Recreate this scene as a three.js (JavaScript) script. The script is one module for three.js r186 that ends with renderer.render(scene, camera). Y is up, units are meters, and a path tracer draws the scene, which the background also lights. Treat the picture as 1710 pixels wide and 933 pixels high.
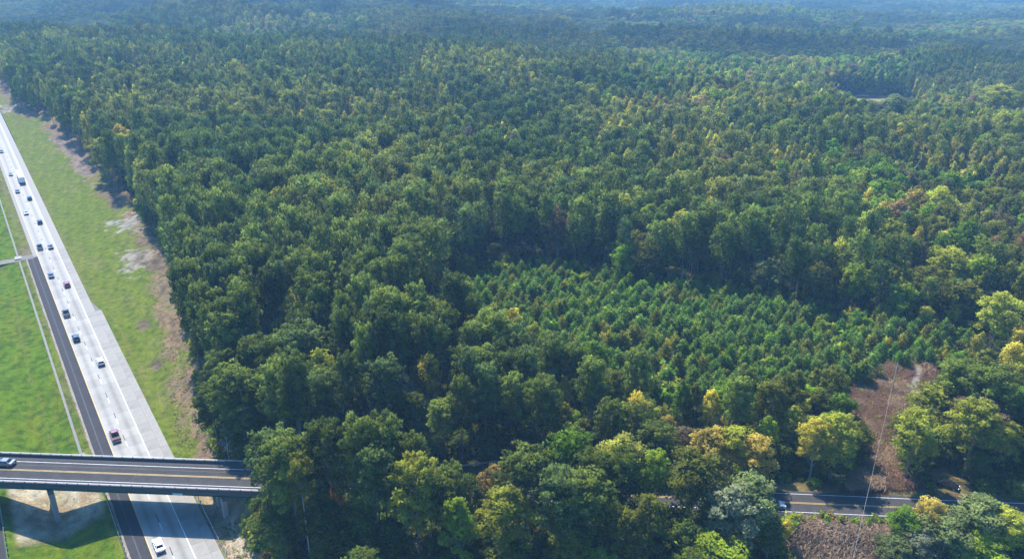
import * as THREE from 'three';
import { Sky } from 'three/addons/objects/Sky.js';
import { mergeGeometries } from 'three/addons/utils/BufferGeometryUtils.js';
import { RoundedBoxGeometry } from 'three/addons/geometries/RoundedBoxGeometry.js';

// ---------------------------------------------------------------- camera, sky, sun, exposure
const scene = new THREE.Scene();
const camera = new THREE.PerspectiveCamera(38.126, 1024 / 558, 1, 12000);
camera.position.set(0, 120, 0);
camera.rotation.set(-23.375 * Math.PI / 180, 0, 0);
const renderer = new THREE.WebGLRenderer({ antialias: true });
renderer.toneMapping = THREE.LinearToneMapping;
renderer.toneMappingExposure = 1.75;
renderer.shadowMap.enabled = true;
const SUN_AZ = 27 * Math.PI / 180, SUN_EL = 55 * Math.PI / 180;
const sunDir = new THREE.Vector3(-Math.sin(SUN_AZ) * Math.cos(SUN_EL), Math.sin(SUN_EL), -Math.cos(SUN_AZ) * Math.cos(SUN_EL));
const sky = new Sky();
sky.scale.setScalar(20000);
sky.material.uniforms.sunPosition.value.copy(sunDir);
sky.material.uniforms.turbidity.value = 5;
sky.material.uniforms.rayleigh.value = 1.0;
sky.material.uniforms.mieCoefficient.value = 0.004;
sky.material.uniforms.cloudCoverage.value = 0;
sky.name = 'sky';
scene.add(sky);
scene.environmentIntensity = 0.26;
const sun = new THREE.DirectionalLight(new THREE.Color(1, 0.91, 0.77), 5);
sun.position.copy(sunDir).multiplyScalar(900).add(new THREE.Vector3(0, 0, -400));
sun.target.position.set(0, 0, -400);
sun.castShadow = true;
sun.shadow.mapSize.set(4096, 4096);
Object.assign(sun.shadow.camera, { left: -600, right: 600, top: 600, bottom: -600, near: 10, far: 2500 });
scene.add(sun, sun.target);
scene.fog = new THREE.FogExp2(new THREE.Color(0.36, 0.7, 1.0), 0.00022);

// ---------------------------------------------------------------- helpers
const rngOf = (s) => () => { s |= 0; s = s + 0x6D2B79F5 | 0; let t = Math.imul(s ^ s >>> 15, 1 | s); t = t + Math.imul(t ^ t >>> 7, 61 | t) ^ t; return ((t ^ t >>> 14) >>> 0) / 4294967296; };
const S = (a, b, x) => { const t = Math.min(1, Math.max(0, (x - a) / (b - a))); return t * t * (3 - 2 * t); };
const mix = (a, b, t) => a + (b - a) * t;
const hash = (x, y, s = 0) => { let h = Math.imul(x | 0, 374761393) + Math.imul(y | 0, 668265263) + Math.imul(s | 0, 1274126177) | 0; h = Math.imul(h ^ h >>> 13, 1274126177); return ((h ^ h >>> 16) >>> 0) / 4294967296; };
function vnoise(x, y, s = 0) {
  const ix = Math.floor(x), iy = Math.floor(y), fx = x - ix, fy = y - iy, u = fx * fx * (3 - 2 * fx), v = fy * fy * (3 - 2 * fy);
  return mix(mix(hash(ix, iy, s), hash(ix + 1, iy, s), u), mix(hash(ix, iy + 1, s), hash(ix + 1, iy + 1, s), u), v);
}
const fbm = (x, y, s = 0, n = 4) => { let t = 0, a = 0.5, k = 1; for (let i = 0; i < n; i++) { t += a * vnoise(x * k, y * k, s + i); a *= 0.5; k *= 2.03; } return t / (1 - a * 2 + 1e-9) ; };
const lut = (table, x) => { if (x <= table[0][0]) return table[0][1]; for (let i = 1; i < table.length; i++) if (x <= table[i][0]) return mix(table[i - 1][1], table[i][1], (x - table[i - 1][0]) / (table[i][0] - table[i - 1][0])); return table[table.length - 1][1]; };
const inside = (poly, x, z) => { let c = false; for (let i = 0, j = poly.length - 1; i < poly.length; j = i++) { const [xi, zi] = poly[i], [xj, zj] = poly[j]; if ((zi > z) !== (zj > z) && x < (xj - xi) * (z - zi) / (zj - zi) + xi) c = !c; } return c; };
const used = {};
const numbered = (n) => { const k = used[n] = (used[n] ?? -1) + 1; return k ? n + '_' + String(k).padStart(3, '0') : n; };
function tag(o, label, category, group) { o.userData = { label, category }; if (group) o.userData.group = group; return o; }
function thing(name, label, category, [x, y, z] = [0, 0, 0], turn = 0, group) {
  const o = new THREE.Group(); o.name = numbered(name); o.position.set(x, y, z); o.rotation.y = turn; tag(o, label, category, group); scene.add(o); return o;
}
function part(name, geo, mat, parent) { const m = new THREE.Mesh(geo, mat); m.name = name; m.castShadow = m.receiveShadow = true; parent.add(m); return m; }
function struct(name, geo, mat, label) { const m = part(numbered(name), geo, mat, scene); m.userData = { kind: 'structure' }; if (label) m.userData.label = label; return m; }
const std = (r, g, b, rough = 0.9, extra = {}) => new THREE.MeshStandardMaterial({ color: new THREE.Color().setRGB(r, g, b), roughness: rough, ...extra });
const box = (w, h, d, x = 0, y = 0, z = 0) => new THREE.BoxGeometry(w, h, d).translate(x, y, z);
const merge = (list) => mergeGeometries(list.map((g) => (g.index ? g.toNonIndexed() : g)));

// ---------------------------------------------------------------- the lie of the land (highway frame: u along the carriageway, v to its right)
const HA = 34.25 * Math.PI / 180, HX = -75, HZ = -131.6;
const uv = (x, z) => [(x - HX) * -Math.sin(HA) - (z - HZ) * Math.cos(HA), (x - HX) * Math.cos(HA) - (z - HZ) * Math.sin(HA)];
const xz = (u, v) => [HX - u * Math.sin(HA) + v * Math.cos(HA), HZ - u * Math.cos(HA) - v * Math.sin(HA)];
const TREE_V = [[-60, 19], [-5, 17.5], [12, 17], [30, 20], [65, 25], [101, 31], [140, 37], [163, 39.5], [219, 41], [261, 39.5], [355, 37], [470, 34], [500, 27], [536, 19], [669, 21], [900, 24]];
const treeV = (u) => lut(TREE_V, u) + (fbm(u / 34, 2.5, 191, 3) - 0.5) * 11 * S(120, 170, u);
const roadZ = (x) => -149.05 + 0.0587 * (x + 88);          // centre line of the county road
const roadY = (x) => lut([[-300, 8.2], [-45, 8.2], [30, 7.4], [90, 6.9], [400, 6]], x);
const crest = (x) => lut([[-600, 760], [-220, 735], [20, 600], [170, 525], [400, 510]], x);
function natural(x, z) {
  const d = -z, q = d - crest(x);
  let e = 6 - 2.5 * S(250, 450, d) + (fbm(x / 170, z / 170, 3) - 0.5) * 11 * S(230, 420, d);
  e -= 21 * S(10, mix(300, 130, S(60, 200, x)), q);
  e += (fbm(x / 420, z / 420, 9) - 0.5) * 46 * S(100, 500, q);
  e -= 70 * S(400, 1900, q);
  e += 60 * S(2600, 5000, q);
  return e;
}
function land(x, z) {
  const [u, v] = uv(x, z), tv = treeV(u);
  let e = natural(x, z), w = S(14, tv + 9, v);
  if (u < 60) w = mix(S(13, 29, v), w, S(25, 60, u));
  if (v < -22) w = S(-40, -75, v);
  else if (v < 14) w = 0;
  const low = -mix(2.7, 1.1, S(55, 100, u)) * Math.min(1, Math.max(0, Math.min((-5 - v) / 8.5, (v + 24) / 8.5))) - 0.35 * S(13, 16, v) * S(23, 17, v);
  e = mix(low, e, w);
  const dist = Math.abs(z - roadZ(x)), keep = v > 13 ? S(15, 30, v) : v < -40 ? S(-45, -60, v) : 0;   // embankment of the road, up to the abutments
  if (keep > 0) {
    e -= 2.6 * S(2, 14, z - roadZ(x)) * S(45, 18, z - roadZ(x)) * S(20, 50, x) * keep;
    e = mix(e, roadY(x) - 0.12, S(14, 6.2, dist) * keep);
  }
  return e;
}

// ---------------------------------------------------------------- textures (grain, wear and print only)
function tex(w, h, fn, rx, ry, srgb = false) {
  const d = new Uint8Array(w * h * 4);
  for (let y = 0; y < h; y++) for (let x = 0; x < w; x++) { const c = fn(x / w, y / h, x, y), o = (y * w + x) * 4; d[o] = c[0] * 255; d[o + 1] = c[1] * 255; d[o + 2] = c[2] * 255; d[o + 3] = 255; }
  const t = new THREE.DataTexture(d, w, h); t.wrapS = t.wrapT = THREE.RepeatWrapping; t.magFilter = THREE.LinearFilter; t.repeat.set(rx, ry); if (srgb) t.colorSpace = THREE.SRGBColorSpace; t.needsUpdate = true; return t;
}
// tileable noise: n cells per tile
function tnoise(x, y, n, s) { const X = x * n, Y = y * n, ix = Math.floor(X), iy = Math.floor(Y), fx = X - ix, fy = Y - iy, u = fx * fx * (3 - 2 * fx), v = fy * fy * (3 - 2 * fy), m = (a) => ((a % n) + n) % n; return mix(mix(hash(m(ix), m(iy), s), hash(m(ix + 1), m(iy), s), u), mix(hash(m(ix), m(iy + 1), s), hash(m(ix + 1), m(iy + 1), s), u), v); }
const tf = (x, y, n, s, o = 4) => { let t = 0, a = 0.5, w = 0; for (let i = 0; i < o; i++) { t += a * tnoise(x, y, n << i, s + i); w += a; a *= 0.62; } return t / w; };
const grassTex = tex(512, 512, (x, y) => { const a = tf(x, y, 8, 11, 6), b = tf(x, y, 64, 31, 3), k = Math.min(1, 0.2 + 0.8 * a + 0.75 * (b - 0.4)), w = tf(x, y, 16, 71, 3); return [Math.min(1, k * (0.84 + 0.3 * w)), Math.min(1, k), k * (0.7 + 0.3 * (1 - w))]; }, 1 / 14, 1 / 14);
const litterTex = tex(512, 512, (x, y) => { const a = tf(x, y, 6, 17, 6), b = tf(x, y, 90, 37, 2), k = Math.min(1, 0.15 + 0.75 * a + 0.5 * (b - 0.3)); return [k, k * 0.97, k * 0.93]; }, 1 / 11, 1 / 11);
const slabTex = [0, 1, 2].map((i) => tex(128, 256, (x, y) => {   // one concrete panel: oil band along the middle of the lane, paler wheel tracks, stains
  const oil = Math.exp(-(((x - 0.5) / 0.17) ** 2)), n = tf(x, y, 4, 50 + i * 9, 5), f = tf(x, y, 40, 90 + i, 2), k = 0.97 - 0.3 * oil * (0.6 + 0.6 * tf(x, y, 2, 7 + i, 3)) - 0.13 * (n - 0.3) - 0.07 * (f - 0.5);
  return [k, k * 0.995, k * 0.985]; }, 1, 1));
const shoulderTex = [0, 1].map((i) => tex(128, 128, (x, y) => { const n = tf(x, y, 3, 150 + i * 9, 6), k = 0.98 - 0.34 * (n - 0.25); return [k, k * 0.985, k * 0.96]; }, 1, 1));
const asphaltTex = tex(512, 512, (x, y) => { const n = tf(x, y, 6, 201, 6), f = hash(Math.floor(x * 512), Math.floor(y * 512), 4), k = 0.55 + 0.5 * n + 0.18 * (f - 0.5); return [Math.min(1, k), Math.min(1, k), Math.min(1, k * 1.01)]; }, 1 / 9, 1 / 9);
const wearTex = tex(256, 256, (x, y) => { const n = tf(x, y, 10, 301, 4), k = n > 0.66 ? 0.62 : 1 - 0.25 * n; return [k, k, k]; }, 1 / 5, 1 / 5);
const concTex = tex(256, 256, (x, y) => { const n = tf(x, y, 4, 401, 6), s = tf(x, y * 0.25, 8, 431, 3), k = 0.62 + 0.55 * n - 0.25 * s; return [Math.min(1, k), Math.min(1, k * 0.98), Math.min(1, k * 0.95)]; }, 1 / 4, 1 / 4);

// ---------------------------------------------------------------- ground
function gridGeo(rows, cols, at, color) {
  const p = [], c = [], t = [], ix = [];
  for (let i = 0; i < rows; i++) for (let j = 0; j < cols; j++) { const [x, y, z, a, b] = at(i, j); p.push(x, y, z); t.push(a, b); if (color) c.push(...color(i, j, x, z)); }
  for (let i = 0; i < rows - 1; i++) for (let j = 0; j < cols - 1; j++) { const k = i * cols + j; ix.push(k, k + 1, k + cols, k + 1, k + cols + 1, k + cols); }
  const g = new THREE.BufferGeometry();
  g.setAttribute('position', new THREE.Float32BufferAttribute(p, 3)); g.setAttribute('uv', new THREE.Float32BufferAttribute(t, 2));
  if (color) g.setAttribute('color', new THREE.Float32BufferAttribute(c, 3));
  g.setIndex(ix); g.computeVertexNormals();
  if (g.attributes.normal.getY(0) < 0) { for (let i = 0; i < ix.length; i += 3) { const s = ix[i]; ix[i] = ix[i + 1]; ix[i + 1] = s; } g.setIndex(ix); g.computeVertexNormals(); }
  return g;
}
const PLANTATION = [[-25, -257], [3, -276], [23, -267], [51, -254], [80, -247], [92, -235], [120, -225], [136, -220], [142, -213], [124, -203], [112, -200], [93, -189], [67, -186], [60, -172], [45, -168], [21, -179], [0, -192], [-20, -210], [-26, -235]];
const CLEARING = [[66, -189], [94, -194], [110, -203], [122, -212], [118, -194], [105, -176], [92, -159], [90, -145.5], [74, -145], [82, -158], [83, -169], [82, -177], [68, -178]];
const BRUSH = [[59, -135.2], [79, -134.8], [76, -118], [54, -118]];
const FIELD = [[240, -562], [306, -562], [352, -744], [276, -746]];
const TRACK = [[119, -209], [113.5, -197], [108.5, -189], [105.5, -178], [103.5, -172]];
const trackDist = (x, z) => { let d = 1e9; for (let i = 1; i < TRACK.length; i++) { const [ax, az] = TRACK[i - 1], [bx, bz] = TRACK[i], t = Math.min(1, Math.max(0, ((x - ax) * (bx - ax) + (z - az) * (bz - az)) / ((bx - ax) ** 2 + (bz - az) ** 2))); d = Math.min(d, Math.hypot(x - ax - t * (bx - ax), z - az - t * (bz - az))); } return d; };
const blend = (a, b, t) => [mix(a[0], b[0], t), mix(a[1], b[1], t), mix(a[2], b[2], t)];
const C = { litter: [0.036, 0.03, 0.02], grass: [0.155, 0.2, 0.012], lush: [0.115, 0.195, 0.004], dry: [0.240, 0.192, 0.076], dirt: [0.216, 0.160, 0.112], pale: [0.400, 0.344, 0.288], brown: [0.11, 0.07, 0.038], gravel: [0.4, 0.37, 0.345], sand: [0.480, 0.424, 0.344] };
function groundColor(x, z) {
  const n = fbm(x / 9, z / 9, 41), m = fbm(x / 2.7, z / 2.7, 43, 3);
  let c = blend(C.litter, [0.05, 0.06, 0.025], S(0.45, 0.65, n));
  const rd = z - roadZ(x);
  if (x > -70 && Math.abs(rd) < 14) { const k = (x > 50 || x < -52 ? S(10, 5.5, Math.abs(rd)) : S(6.2, 5, Math.abs(rd))); c = blend(c, blend([0.1, 0.12, 0.04], C.dry, S(0.35, 0.7, m)), k); }
  if (x > 54 && x < 100 && rd > -7 && rd < -2) c = blend(C.dry, C.brown, S(0.45, 0.6, n));
  if (inside(PLANTATION, x, z)) c = blend([0.045, 0.062, 0.018], [0.1, 0.095, 0.035], S(0.42, 0.62, n));
  if (inside(CLEARING, x, z)) c = blend(C.brown, [0.21, 0.145, 0.085], S(0.45, 0.72, m * 0.6 + n * 0.4));
  if (inside(BRUSH, x, z) && rd > 7) c = C.brown;
  if (z > -230 && z < -140 && x > 85) {
    const td = trackDist(x, z) + (m - 0.5) * 2.4;
    if (td < 6) c = blend(c, blend(C.pale, C.dry, S(-196, -206, z)), S(3.6, 1.2, td) * (z < -168 ? 1 : 0.5));
    const dd = Math.hypot((x - 98) / 4, (z + 150) / 7) + (m - 0.5) * 0.6; c = blend(c, C.dry, S(1.2, 0.7, dd));
    if (z < -203 && td < 10) c = blend(c, blend([0.2, 0.21, 0.07], C.dry, n), S(10, 6, td));
  }
  if (inside(FIELD, x, z)) c = [0.4, 0.36, 0.2];
  return c;
}
const axis = (lo, hi, near0, near1, step, grow) => { const a = []; let x = near0; while (x <= near1) { a.push(x); x += step; } let s = step; while (x < hi) { a.push(x); s *= grow; x += s; } a.push(hi); const b = []; s = step; x = near0 - step; while (x > lo) { b.push(x); s *= grow; x -= s; } b.push(lo); return b.reverse().concat(a); };
{
  const X = axis(-5000, 5000, -110, 170, 1.6, 1.05), Z = axis(-7000, 900, -290, -100, 1.6, 1.05);
  const geo = gridGeo(Z.length, X.length, (i, j) => {
    const x = X[j], z = Z[i], [u, v] = uv(x, z), rd = Math.abs(z - roadZ(x));
    let y = land(x, z) - 3.5 * S(treeV(u) + 8, treeV(u) + 3, v) * S(-90, -50, v);
    if (rd < 5.5 && x > -62) y -= 0.15;
    return [x, y, z, x, z];
  }, (i, j, x, z) => groundColor(x, z));
  struct('ground', geo, new THREE.MeshPhysicalMaterial({ specularIntensity: 0.2, vertexColors: true, map: litterTex, roughness: 1, bumpMap: litterTex, bumpScale: 0.25 }), 'brown forest floor and clearings under the trees');
}
// grass of the verge (right of the carriageway) and of the median, laid out along the highway
function vergeColor(u, v, x, z) {
  const tv = treeV(u), e = tv - v + (fbm(x / 6, z / 6, 61) - 0.5) * 9, n = fbm(x / 14, z / 14, 63), m = fbm(u / 9, v / 1.6, 65, 3), f = fbm(x / 1.7, z / 1.7, 67, 3);
  let c = blend(C.grass, [0.19, 0.2, 0.04], S(0.38, 0.72, m * 0.5 + n * 0.5));
  c = blend(c, [0.06, 0.1, 0.015], 0.4 * S(0.45, 0.7, f)); c = blend(c, [0.23, 0.24, 0.06], 0.25 * S(0.45, 0.25, f));
  c = blend(c, C.dry, S(8, 2, e) * S(0.3, 0.6, n * 0.6 + f * 0.4) * 0.95);
  const dirtBand = S(4.5, 0.5, e - (u > 60 && u < 150 ? 3 : u > 330 && u < 430 ? 2.2 : 1)) * S(0.3, 0.52, n * 0.5 + f * 0.5 + (u > 330 && u < 430 ? 0.14 : 0));
  c = blend(c, blend(C.dirt, [0.3, 0.19, 0.13], S(0.4, 0.6, f)), dirtBand);
  for (const [pu, pv, au, av, col] of PATCHES) { const d = Math.hypot((u - pu) / au, (v - pv) / av) + (f - 0.5) * 1.1 + (fbm(x / 5, z / 5, 69) - 0.5) * 2.6; c = blend(c, blend(col, [col[0] * 0.62, col[1] * 0.6, col[2] * 0.58], S(0.35, 0.7, f)), S(1.1, 0.8, d)); }
  for (const lv of [15.6, 21]) c = blend(c, C.dry, 0.55 * S(0.35, 0.1, Math.abs(v - lv - (fbm(u / 30, 0, 77) - 0.5) * 3)) * S(0.3, 0.6, f) * (u < 120 ? 1 : 0.3));
  if (u < 22 && v > 12.6) { const k = S(0.42, 0.62, fbm(x / 5, z / 5, 71) + 0.22 * S(22, 8, u) * S(22, 15, v)); c = blend(c, [0.4, 0.31, 0.23], k * S(-30, -12, u) + (u < -4 ? S(1.1, 0.6, Math.hypot((u + 8) / 8, (v - 17) / 4)) * 0.8 : 0)); }
  if (v < 12.9) c = blend(c, C.dirt, S(12.9, 11, v) * 0.4 * S(0.45, 0.6, f));
  return c;
}
const PATCHES = [[217, 36.5, 12, 5.5, C.gravel], [172, 33, 13, 6, [0.37, 0.32, 0.28]], [158, 37, 12, 5, C.dirt], [186, 37, 8, 4, C.dirt], [113, 22, 3, 1.6, C.dirt], [84, 19, 2.2, 1, C.dirt], [545, 15, 18, 4, [0.4, 0.36, 0.34]], [104, 28, 12, 2.6, [0.28, 0.19, 0.12]], [128, 33, 14, 2.6, [0.26, 0.2, 0.13]], [345, 35, 40, 4, [0.3, 0.23, 0.2]], [398, 33, 30, 3.6, [0.3, 0.22, 0.19]], [260, 37, 22, 2.6, C.dirt]];
const US = (() => { const a = []; let u = -70, s = 1; while (u < 900) { a.push(u); if (u > 240) s *= 1.012; u += s; } return a; })();
{
  const N = 46, at = (i, j) => { const u = US[i], v = mix(9, treeV(u) + 9, j / (N - 1)), [x, z] = xz(u, v); let y = v < 13 ? 0.02 : Math.max(land(x, z), -5); if (v > treeV(u) + 5) y -= 0.5 * S(treeV(u) + 5, treeV(u) + 9, v); return [x, y, z, x, z, u, v]; };
  struct('grass_verge', gridGeo(US.length, N, at, (i, j, x, z) => vergeColor(US[i], mix(9, treeV(US[i]) + 9, j / (N - 1)), x, z)), new THREE.MeshPhysicalMaterial({ specularIntensity: 0.2, vertexColors: true, map: grassTex, roughness: 1, bumpMap: grassTex, bumpScale: 0.2 }), 'mown grass verge with bare dirt along the wood edge');
}
{
  const N = 42, V = (j) => mix(-25.4, -1.4, j / (N - 1));
  const col = (i, j, x, z) => {
    const u = US[i], v = V(j), n = fbm(x / 10, z / 10, 81), f = fbm(x / 1.6, z / 1.6, 83, 3), m = fbm(u / 14, v / 1.3, 85, 3);
    let c = v < -6.6 ? blend(C.lush, [0.17, 0.19, 0.012], 0.75 * S(0.45, 0.7, m * 0.6 + n * 0.4)) : blend(C.grass, [0.16, 0.165, 0.04], S(0.35, 0.7, n));
    c = blend(c, [0.035, 0.085, 0.006], 0.6 * S(0.45, 0.7, f)); c = blend(c, [0.14, 0.2, 0.02], 0.35 * S(0.45, 0.25, f));
    c = blend(c, C.dry, 0.5 * S(0.5, 0.2, Math.abs(v + 12.5 - (fbm(u / 26, 1, 87) - 0.5) * 2)) * S(0.4, 0.65, f));
    c = blend(c, C.dry, S(-4.9, -4.1, v) * (u < 205 ? 0.8 : 0.4));
    if (u > 203 && u < 226) c = blend(c, C.dirt, S(-8, -4, v) * S(226, 208, u) * 0.8);
    if (u < 52 && u > 19) { const k = S(19, 23, u + (f - 0.5) * 4) * S(52, 46, u) * S(-23.4, -22.4, v + (f - 0.5)) * S(-5, -6.5, v + (f - 0.5) * 2); const q = Math.abs(v + 14.5 + (n - 0.5) * 3); c = blend(c, blend([0.52, 0.44, 0.34], [0.36, 0.27, 0.18], S(0.45, 0.62, n * 0.5 + f * 0.5)), k * (q < 1.6 ? 0.65 + 0.35 * S(0.4, 0.6, f) : 1)); }
    return c;
  };
  struct('grass_median', gridGeo(US.length, N, (i, j) => { const u = US[i], v = V(j), [x, z] = xz(u, v); return [x, v > -4.5 ? mix(land(x, z), 0.02, S(-4.5, -3.6, v)) : v < -24 ? 0.02 : land(x, z), z, x, z]; }, col), new THREE.MeshPhysicalMaterial({ specularIntensity: 0.2, vertexColors: true, map: grassTex, roughness: 1, bumpMap: grassTex, bumpScale: 0.2 }), 'bright green grass median left of the carriageway');
}

// ---------------------------------------------------------------- highway: base sheet, concrete slabs, asphalt shoulder, paint
function ribbon(u0, u1, v0, v1, y, du = 6) {   // flat strip in the highway frame; v0, v1 numbers or functions of u
  const n = Math.max(2, Math.ceil((u1 - u0) / du) + 1), f = (v, u) => (typeof v === 'function' ? v(u) : v);
  return gridGeo(n, 2, (i, j) => { const u = mix(u0, u1, i / (n - 1)), v = f(j ? v1 : v0, u), [x, z] = xz(u, v); return [x, y, z, v, u]; });
}
const shoulderEdge = (u) => (u < 138 ? 12.35 : u < 142 ? mix(12.35, 10.5, (u - 138) / 4) : 10.5);
const concrete = [0.31, 0.335, 0.355].map((k, i) => std(k, k * 0.95, k * 0.83, 0.85, { map: slabTex[i] }));
const shoulderConc = [0.28, 0.305].map((k, i) => std(k, k * 0.95, k * 0.84, 0.9, { map: shoulderTex[i] }));
const joint = std(0.16, 0.15, 0.14, 1), tarmac = (r, g, b) => new THREE.MeshPhysicalMaterial({ color: new THREE.Color().setRGB(r, g, b), roughness: 1, specularIntensity: 0.35, map: asphaltTex }), asphaltDark = tarmac(0.06, 0.056, 0.056), white = std(0.78, 0.78, 0.76, 0.6, { map: wearTex }), black = std(0.03, 0.03, 0.032, 0.8), yellow = std(0.6, 0.4, 0.1, 0.6, { map: wearTex });
const highway = struct('highway', ribbon(-70, 900, -1.5, (u) => shoulderEdge(u) - 0.03, 0.06), joint, 'pale concrete carriageway of the divided highway');
{
  const laneGeo = new THREE.BoxGeometry(3.68, 0.08, 4.53), shGeo = new THREE.BoxGeometry(3.0, 0.08, 4.53), wideGeo = new THREE.BoxGeometry(1.82, 0.08, 4.53), leftGeo = new THREE.BoxGeometry(1.3, 0.08, 4.53);
  const put = (geo, mat, u, v) => { const m = part('slab', geo, mat, highway), [x, z] = xz(u, v); m.position.set(x, 0.065, z); m.rotation.y = HA; };
  const r = rngOf(5);
  for (let k = 0; k < 52; k++) {
    const u = -26 + k * 4.57;
    put(laneGeo, concrete[Math.floor(r() * 3)], u, 1.85); put(laneGeo, concrete[Math.floor(r() * 3)], u, 5.55);
    put(shGeo, shoulderConc[Math.floor(r() * 2)], u, 8.93);
    if (u < 138) put(wideGeo, shoulderConc[Math.floor(r() * 2)], u, 11.4);
  }
  const far = (v0, v1, m, n) => { const g = ribbon(-26 + 52 * 4.57 - 2.28, 900, v0, v1, 0.105), t = g.attributes.uv; for (let i = 0; i < t.count; i++) t.setXY(i, i % 2, t.getY(i) / 4.57); part(n, g, m, highway); };
  far(0, 3.7, concrete[1], 'far_lane'); far(3.7, 7.4, concrete[2], 'far_lane'); far(7.4, 10.45, shoulderConc[1], 'far_shoulder');
  const g0 = ribbon(205, 900, -1.4, 0, 0.104); part('left_shoulder', g0, shoulderConc[0], highway);
  const near = ribbon(-70, -26 - 2.3, 0, 12.3, 0.105); part('near_lane', near, shoulderConc[0], highway);
  part('asphalt_shoulder', ribbon(-70, 204, -3.75, -0.02, 0.108), asphaltDark, highway);
  part('gravel_edge', ribbon(-70, 204, (u) => -4.25 + 0.35 * (vnoise(u / 2.5, 3, 5) - 0.5), -3.74, 0.085, 1.2), std(0.36, 0.32, 0.26, 1, { map: litterTex }), highway);
  part('dark_tar_line', ribbon(-70, 204, -2.2, -1.95, 0.112), std(0.05, 0.05, 0.053, 0.8), highway);
  const paint = merge([ribbon(-70, 900, -0.02, 0.16, 0.113)]);
  part('yellow_edge_line', paint, yellow, highway);
  part('white_edge_line', ribbon(-70, 900, 7.3, 7.48, 0.113), white, highway);
  for (let k = 0; k < 70; k++) { const u = 98.1 + (k - 13) * 12.5; part('lane_dash', ribbon(u - 3.2, u - 0.1, 3.6, 3.77, 0.113), white, highway); part('black_dash', ribbon(u, u + 3.1, 3.6, 3.78, 0.1135), black, highway); }
}
struct('southbound_highway', ribbon(-70, 900, -36.5, -25.2, 0.06), asphaltDark, 'edge of the opposite asphalt carriageway');
struct('crossover_road', gridGeo(14, 8, (i, j) => { const v = mix(-25, -1.4, i / 13), u = mix(203.4, 208.4, j / 7) + 0.5 * Math.sin(v * 0.4), [x, z] = xz(u, v); return [x, Math.max(land(x, z), -0.45) + 0.12, z, u, v]; }), std(0.26, 0.24, 0.21, 1, { map: litterTex }), 'grey gravel crossover across the grass median');
{
  const f = struct('drainage_flume', gridGeo(260, 4, (i, j) => { const u = mix(40, 620, i / 259), v = -6.55 + [-0.32, -0.12, 0.12, 0.32][j], [x, z] = xz(u, v); return [x, land(x, z) + [0.1, 0.04, 0.04, 0.1][j], z, v, u]; }), std(0.27, 0.255, 0.225, 0.95, { map: concTex }), 'narrow concrete drainage strip running along the median');
  const pad = new RoundedBoxGeometry(2.4, 0.5, 3.4, 2, 0.05), p = part('culvert_head', pad, std(0.42, 0.4, 0.37, 0.9, { map: concTex }), f), [x, z] = xz(207, -6.6); p.position.set(x, 0.02, z); p.rotation.y = HA;
}

// ---------------------------------------------------------------- county road and its bridge
const TH = -Math.atan(0.0587);
function roadRibbon(x0, x1, o0, o1, lift, dx = 3) {   // o0, o1: offsets from the centre line (towards the camera positive)
  const n = Math.max(2, Math.ceil((x1 - x0) / dx) + 1);
  return gridGeo(n, 2, (i, j) => { const x = mix(x0, x1, i / (n - 1)), z = roadZ(x) + (j ? o1 : o0); return [x, roadY(x) + lift, z, x, z]; });
}
const roadAsphalt = tarmac(0.07, 0.066, 0.062);
const countyRoad = struct('county_road', roadRibbon(-200, 420, -3.9, 4.0, 0.0), roadAsphalt, 'two-lane asphalt road crossing over the highway and on through the woods');
part('centre_line', roadRibbon(-200, 420, -0.22, -0.1, 0.004), yellow, countyRoad);
part('centre_line', roadRibbon(-200, 420, 0.1, 0.22, 0.004), yellow, countyRoad);
part('edge_line', roadRibbon(-200, 420, -3.1, -2.98, 0.004), white, countyRoad);
part('edge_line', roadRibbon(-200, 420, 3.0, 3.12, 0.004), white, countyRoad);
part('patched_seam', roadRibbon(-200, -48, -1.9, -1.78, 0.003), std(0.1, 0.1, 0.1, 0.9), countyRoad);
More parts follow.
